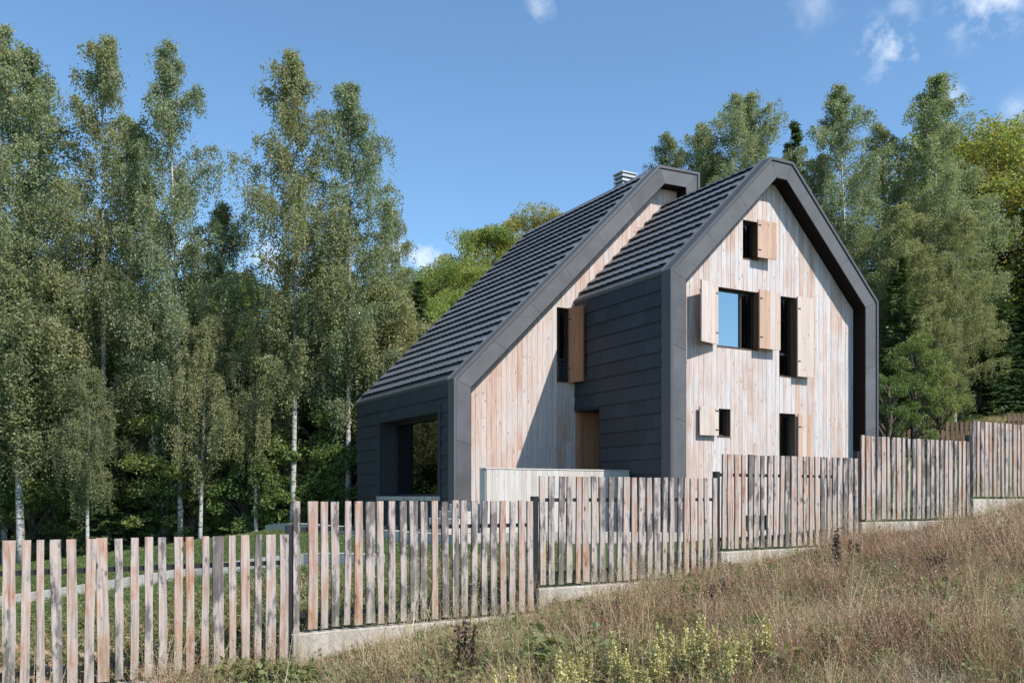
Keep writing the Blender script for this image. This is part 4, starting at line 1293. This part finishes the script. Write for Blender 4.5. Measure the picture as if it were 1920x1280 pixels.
srcs = [tuft('t', 1, 60, .18, .42, .13, .0055, 'dry'),
        tuft('t', 2, 34, .22, .48, .12, .005, 'dry', heads=('dry', .7, 3, .010, .006)),
        tuft('t', 3, 26, .30, .62, .15, .0045, 'pinkdry', .22, heads=('pinkdry', .9, 6, .016, .006)),
        tuft('t', 4, 40, .12, .30, .14, .008, 'green_grass', leaves=(3, .05, 'weed_leaf')),
        tuft('t', 5, 22, .22, .50, .16, .005, 'greygrass', .35, heads=('greygrass', .8, 4, .03, .006)),
        tuft('t', 6, 18, .15, .38, .13, .006, 'weed_leaf', .3, leaves=(14, .055, 'weed_leaf')),
        tuft('t', 7, 14, .35, .75, .12, .0045, 'pinkdry', .18, heads=('seedhead', .7, 6, .012, .007)),
        tuft('t', 8, 60, .06, .20, .15, .007, 'dry', .6),
        tuft('t', 9, 20, .45, .85, .10, .006, 'dry', .16, heads=('dry', .9, 9, .014, .0055)),
        tuft('t', 10, 16, .25, .55, .10, .007, 'pinkdry', .3, heads=('seedhead', .8, 6, .03, .008), leaves=(6, .04, 'weed_leaf'))]
mr = np.random.default_rng(8)
N = 40000
dd = 3.5 + 17.5 * mr.random(N) ** 0.72
xx_ = mr.uniform(-0.68, 0.80, N) * dd + mr.uniform(-1.0, 2.2, N) * (mr.random(N) < .35)
P2 = np.stack([xx_, dd], 1)
sdist = (P2 - FA) @ FN
keep = (sdist > 0.10) & (P2[:, 1] < 24)
P2 = P2[keep]; sdist = sdist[keep]
zz = ground_z(P2[:, 0], P2[:, 1])
patch = np.array([mnoise.noise(Vector((a * .7, b * .7, 0))) for a, b in P2]); patch2 = np.array([mnoise.noise(Vector((a * .8 + 30, b * .8, 4))) for a, b in P2])
right = np.clip((P2[:, 0] - 0.5) / 4.0, 0, 1)
green = np.clip(patch * 4 + .2, 0, 1) * np.exp(-((sdist - 1.3) / 2.2) ** 2) + np.clip(patch * 4 - .4, 0, 1) * .6
wts = np.stack([np.full(len(P2), 1.8), np.full(len(P2), 1.4), .3 + 4.0 * right * (patch2 > .0), .5 + 9 * green, .9 + .8 * (patch2 < 0), .4 + 9 * green, .15 + .25 * right, np.full(len(P2), 1.2), .10 + .55 * (patch2 > .12), .2 + 1.3 * (patch < -.12) * (patch2 < .1)], 1).clip(.02)
wts /= wts.sum(1, keepdims=True)
pick = (mr.random((len(P2), 1)) > np.cumsum(wts, 1)).sum(1).clip(0, 9)
scl = mr.uniform(.6, 1.2, len(P2)) * (1 + .6 * patch2) * np.clip(.62 + (P2[:, 1] - 4.5) * .12, .62, 1) * np.where(sdist < .9, .5, 1.0) * np.where(P2[:, 1] > 15, .8, 1)
rots = np.stack([mr.normal(0, .12, len(P2)), mr.normal(0, .12, len(P2)), mr.uniform(0, 6.28, len(P2))], 1)
scatter('meadow_grass', np.column_stack([P2, zz]), rots, scl, pick, srcs, 'dry brown and green meadow grass in front of the fence', 'meadow grass')

lsrc = [tuft('l', 21, 60, .03, .09, .16, .007, 'lawn_leaf', .5), tuft('l', 22, 50, .05, .13, .16, .007, 'lawn_leaf', .5, leaves=(1, .03, 'weed_leaf')), tuft('l', 23, 30, .10, .28, .14, .006, 'green_grass', .35, leaves=(3, .04, 'weed_leaf')), tuft('l', 24, 34, .08, .22, .15, .006, 'dry', .5)]
N = 20000
dd = 9 + 23 * mr.random(N) ** 0.8
P2 = np.stack([mr.uniform(-0.80, 0.05, N) * dd, dd], 1)
sdist = (P2 - FA) @ FN
rel = P2 - HO; ha = rel @ U; hb = rel @ V
keep = (sdist < -.2) & ~((ha > -5.5) & (ha < 7) & (hb > 0))
P2 = P2[keep]; sdist = sdist[keep]
near = sdist > -3.5
pick = np.where(near, mr.integers(1, 4, len(P2)), mr.integers(0, 2, len(P2)))
rots = np.stack([np.zeros(len(P2)), np.zeros(len(P2)), mr.uniform(0, 6.28, len(P2))], 1)
scatter('lawn_grass', np.column_stack([P2, ground_z(P2[:, 0], P2[:, 1])]), rots, mr.uniform(.8, 1.5, len(P2)), pick, lsrc, 'green lawn and weeds seen between the fence slats', 'grass')
N = 2600
P2 = np.stack([mr.uniform(11, 30, N), mr.uniform(30, 44, N)], 1)
P2 = P2[(P2[:, 1] - 38) > -6]
bsrc = [tuft('k', 31, 40, .15, .4, .3, .02, 'green_grass', .5), tuft('k', 32, 40, .15, .4, .3, .02, 'dry', .5)]
scatter('bank_grass', np.column_stack([P2, ground_z(P2[:, 0], P2[:, 1])]), np.stack([P2[:, 0] * 0, P2[:, 0] * 0, P2[:, 0] * 9], 1), mr.uniform(.7, 1.4, len(P2)), mr.integers(0, 2, len(P2)), bsrc, 'rough grass on the sunny bank behind the right end of the fence', 'grass')


# goldenrod, dark dead stalks and weeds standing out of the meadow
def goldenrod(seed):
    rg = np.random.default_rng(seed); rr = random.Random(seed)
    stm = MB(); L_c = []; Y_c = []
    for i in range(rr.randint(4, 6)):
        az = rr.uniform(0, 6.28); lean = Vector((math.cos(az), math.sin(az), 0)) * rr.uniform(.02, .14); hh = rr.uniform(.38, .62)
        pts = [lean * .2, lean * .5 + Vector((0, 0, hh * .5)), lean + Vector((0, 0, hh))]
        stm.tube(pts, [.004, .003, .002], 4, cap=False)
        for q in range(26): L_c.append(tuple(pts[0].lerp(pts[2], rr.uniform(.1, .8)) + Vector((rr.gauss(0, .025), rr.gauss(0, .025), 0))))
        for q in range(110):
            s = rr.random(); rad = .026 * (1.1 - s)
            Y_c.append(tuple(pts[1].lerp(pts[2], .35 + .68 * s) + Vector((rr.gauss(0, rad), rr.gauss(0, rad), rr.gauss(0, .01)))))
    v1, f1 = leaf_cloud(np.array(L_c), rg, .06, .014, down=-.6); v2, f2 = leaf_cloud(np.array(Y_c), rg, .024, .018, down=-.3)
    return (stm.mesh('stem', M['weed_leaf']), np_mesh('leaves', v1, f1, [M['weed_leaf']], tint=rg.uniform(0, 1, len(f1))), np_mesh('flowers', v2, f2, [M['yellow']], tint=rg.uniform(0, 1, len(f2))))


GR = [goldenrod(s) for s in (1, 2, 3)]
grng = random.Random(21)
for i in range(30):
    px = grng.gauss(1235, 90); d = grng.uniform(5.7, 6.9)
    x = (px - 960) / F * d
    if grng.random() < .2: x -= .6
    root = empty('goldenrod', (x, d, gz(x, d)), grng.uniform(0, 6.28)); s = grng.uniform(.65, .95); root.scale = (s, s, s)
    tag(root, 'pale yellow goldenrod in the clump at the bottom of the meadow', 'plant', 'yellow goldenrod at the bottom of the meadow')
    for nm, me_ in zip(('stem', 'leaves', 'flowers'), GR[i % 3]): tag(link(nm, me_, root), kind='stuff')


def dead_stalk(seed, hh):
    rr = random.Random(seed); rg = np.random.default_rng(seed); stm = MB(); cs = []
    for i in range(3):
        b = Vector((rr.gauss(0, .03), rr.gauss(0, .03), 0)); t = b + Vector((rr.gauss(0, .04), rr.gauss(0, .04), hh * rr.uniform(.75, 1)))
        stm.tube([b, b.lerp(t, .5), t], [.009, .008, .004], 5, cap=False)
        for q in range(150): cs.append(tuple(b.lerp(t, rr.uniform(.25, 1.0)) + Vector((rr.gauss(0, .018), rr.gauss(0, .018), 0))))
    v, f_ = leaf_cloud(np.array(cs), rg, .035, .02, down=-.4)
    return stm.mesh('stem', M['seedhead']), np_mesh('seed_head', v, f_, [M['seedhead']], tint=rg.uniform(0, 1, len(f_)))


for px, d, hh, lab in ((1563, 11.6, .95, 'tall dark dead stalk standing before the fourth fence panel'), (868, 7.9, .75, 'dark dead stalk in the meadow below the middle fence panel'),
                       (1352, 9.4, .6, 'dark dead stalk right of the goldenrod clump, below the concrete step'), (1600, 12.2, .6, 'shorter dark stalk right of the tallest one'), (1760, 9.0, .6, 'rust-brown dead stalk in the meadow on the right')):
    x = (px - 960) / F * d
    root = empty('dead_stalk', (x, d, gz(x, d) - .03)); tag(root, lab, 'plant')
    for nm, me_ in zip(('stem', 'seed_head'), dead_stalk(int(px), hh)): tag(link(nm, me_, root), kind='stuff')
for i, (px, d, hh, lab) in enumerate(((1450, 10.8, .55, 'green leafy weed clump below the fourth fence panel'), (1330, 11.3, .4, 'green weed clump at the foot of the third fence panel'), (1500, 10.0, .45, 'green weed clump beside the tall dark stalk'),
                                      (1420, 8.2, .35, 'small green weed clump right of the goldenrod'), (1180, 11.0, .35, 'green weed clump left below the third fence panel'))):
    x = (px - 960) / F * d
    plant_tree('weed_clump', BU[i % 2], x, d, height=hh, label=lab, cat='plant')

# rubble and broken brick inside the fence at the left
rb_ = MB(); rrg = random.Random(4)
for i in range(420):
    s = rrg.uniform(-3.2, -0.9); off = rrg.uniform(-2.3, -.45)
    p_ = FA + FD * s * 1.0 + FN * off
    z = gz(*p_) + rrg.uniform(-.01, .07); a = rrg.uniform(0, 3.14); l_, w_, h_ = rrg.uniform(.03, .13), rrg.uniform(.03, .06), rrg.uniform(.015, .04)
    c_, s_ = math.cos(a), math.sin(a); tl = rrg.uniform(-.3, .3)
    ring = [(-l_, -w_), (l_ * rrg.uniform(.6, 1), -w_), (l_, w_ * rrg.uniform(.6, 1)), (-l_, w_)]
    rb_.hexa([(p_[0] + q[0] * c_ - q[1] * s_, p_[1] + q[0] * s_ + q[1] * c_, z - h_ + q[0] * tl) for q in ring] + [(p_[0] + q[0] * c_ - q[1] * s_, p_[1] + q[0] * s_ + q[1] * c_, z + h_ + q[0] * tl) for q in ring])
mrb, h = new_mat('broken brick and chips')
gp = h.n('ShaderNodeNewGeometry').outputs['Position']
c = h.ramp(h.noise(gp, 7, 3, .6), [(.3, (.22, .14, .09)), (.45, (.34, .20, .13)), (.6, (.42, .31, .23)), (.75, (.48, .42, .35))])
finish(h, c, .9)
rbo = rb_.build('rubble', mrb); tag(rbo, 'scattered broken brick and chips behind the leftmost fence slats', 'rubble', kind='stuff')
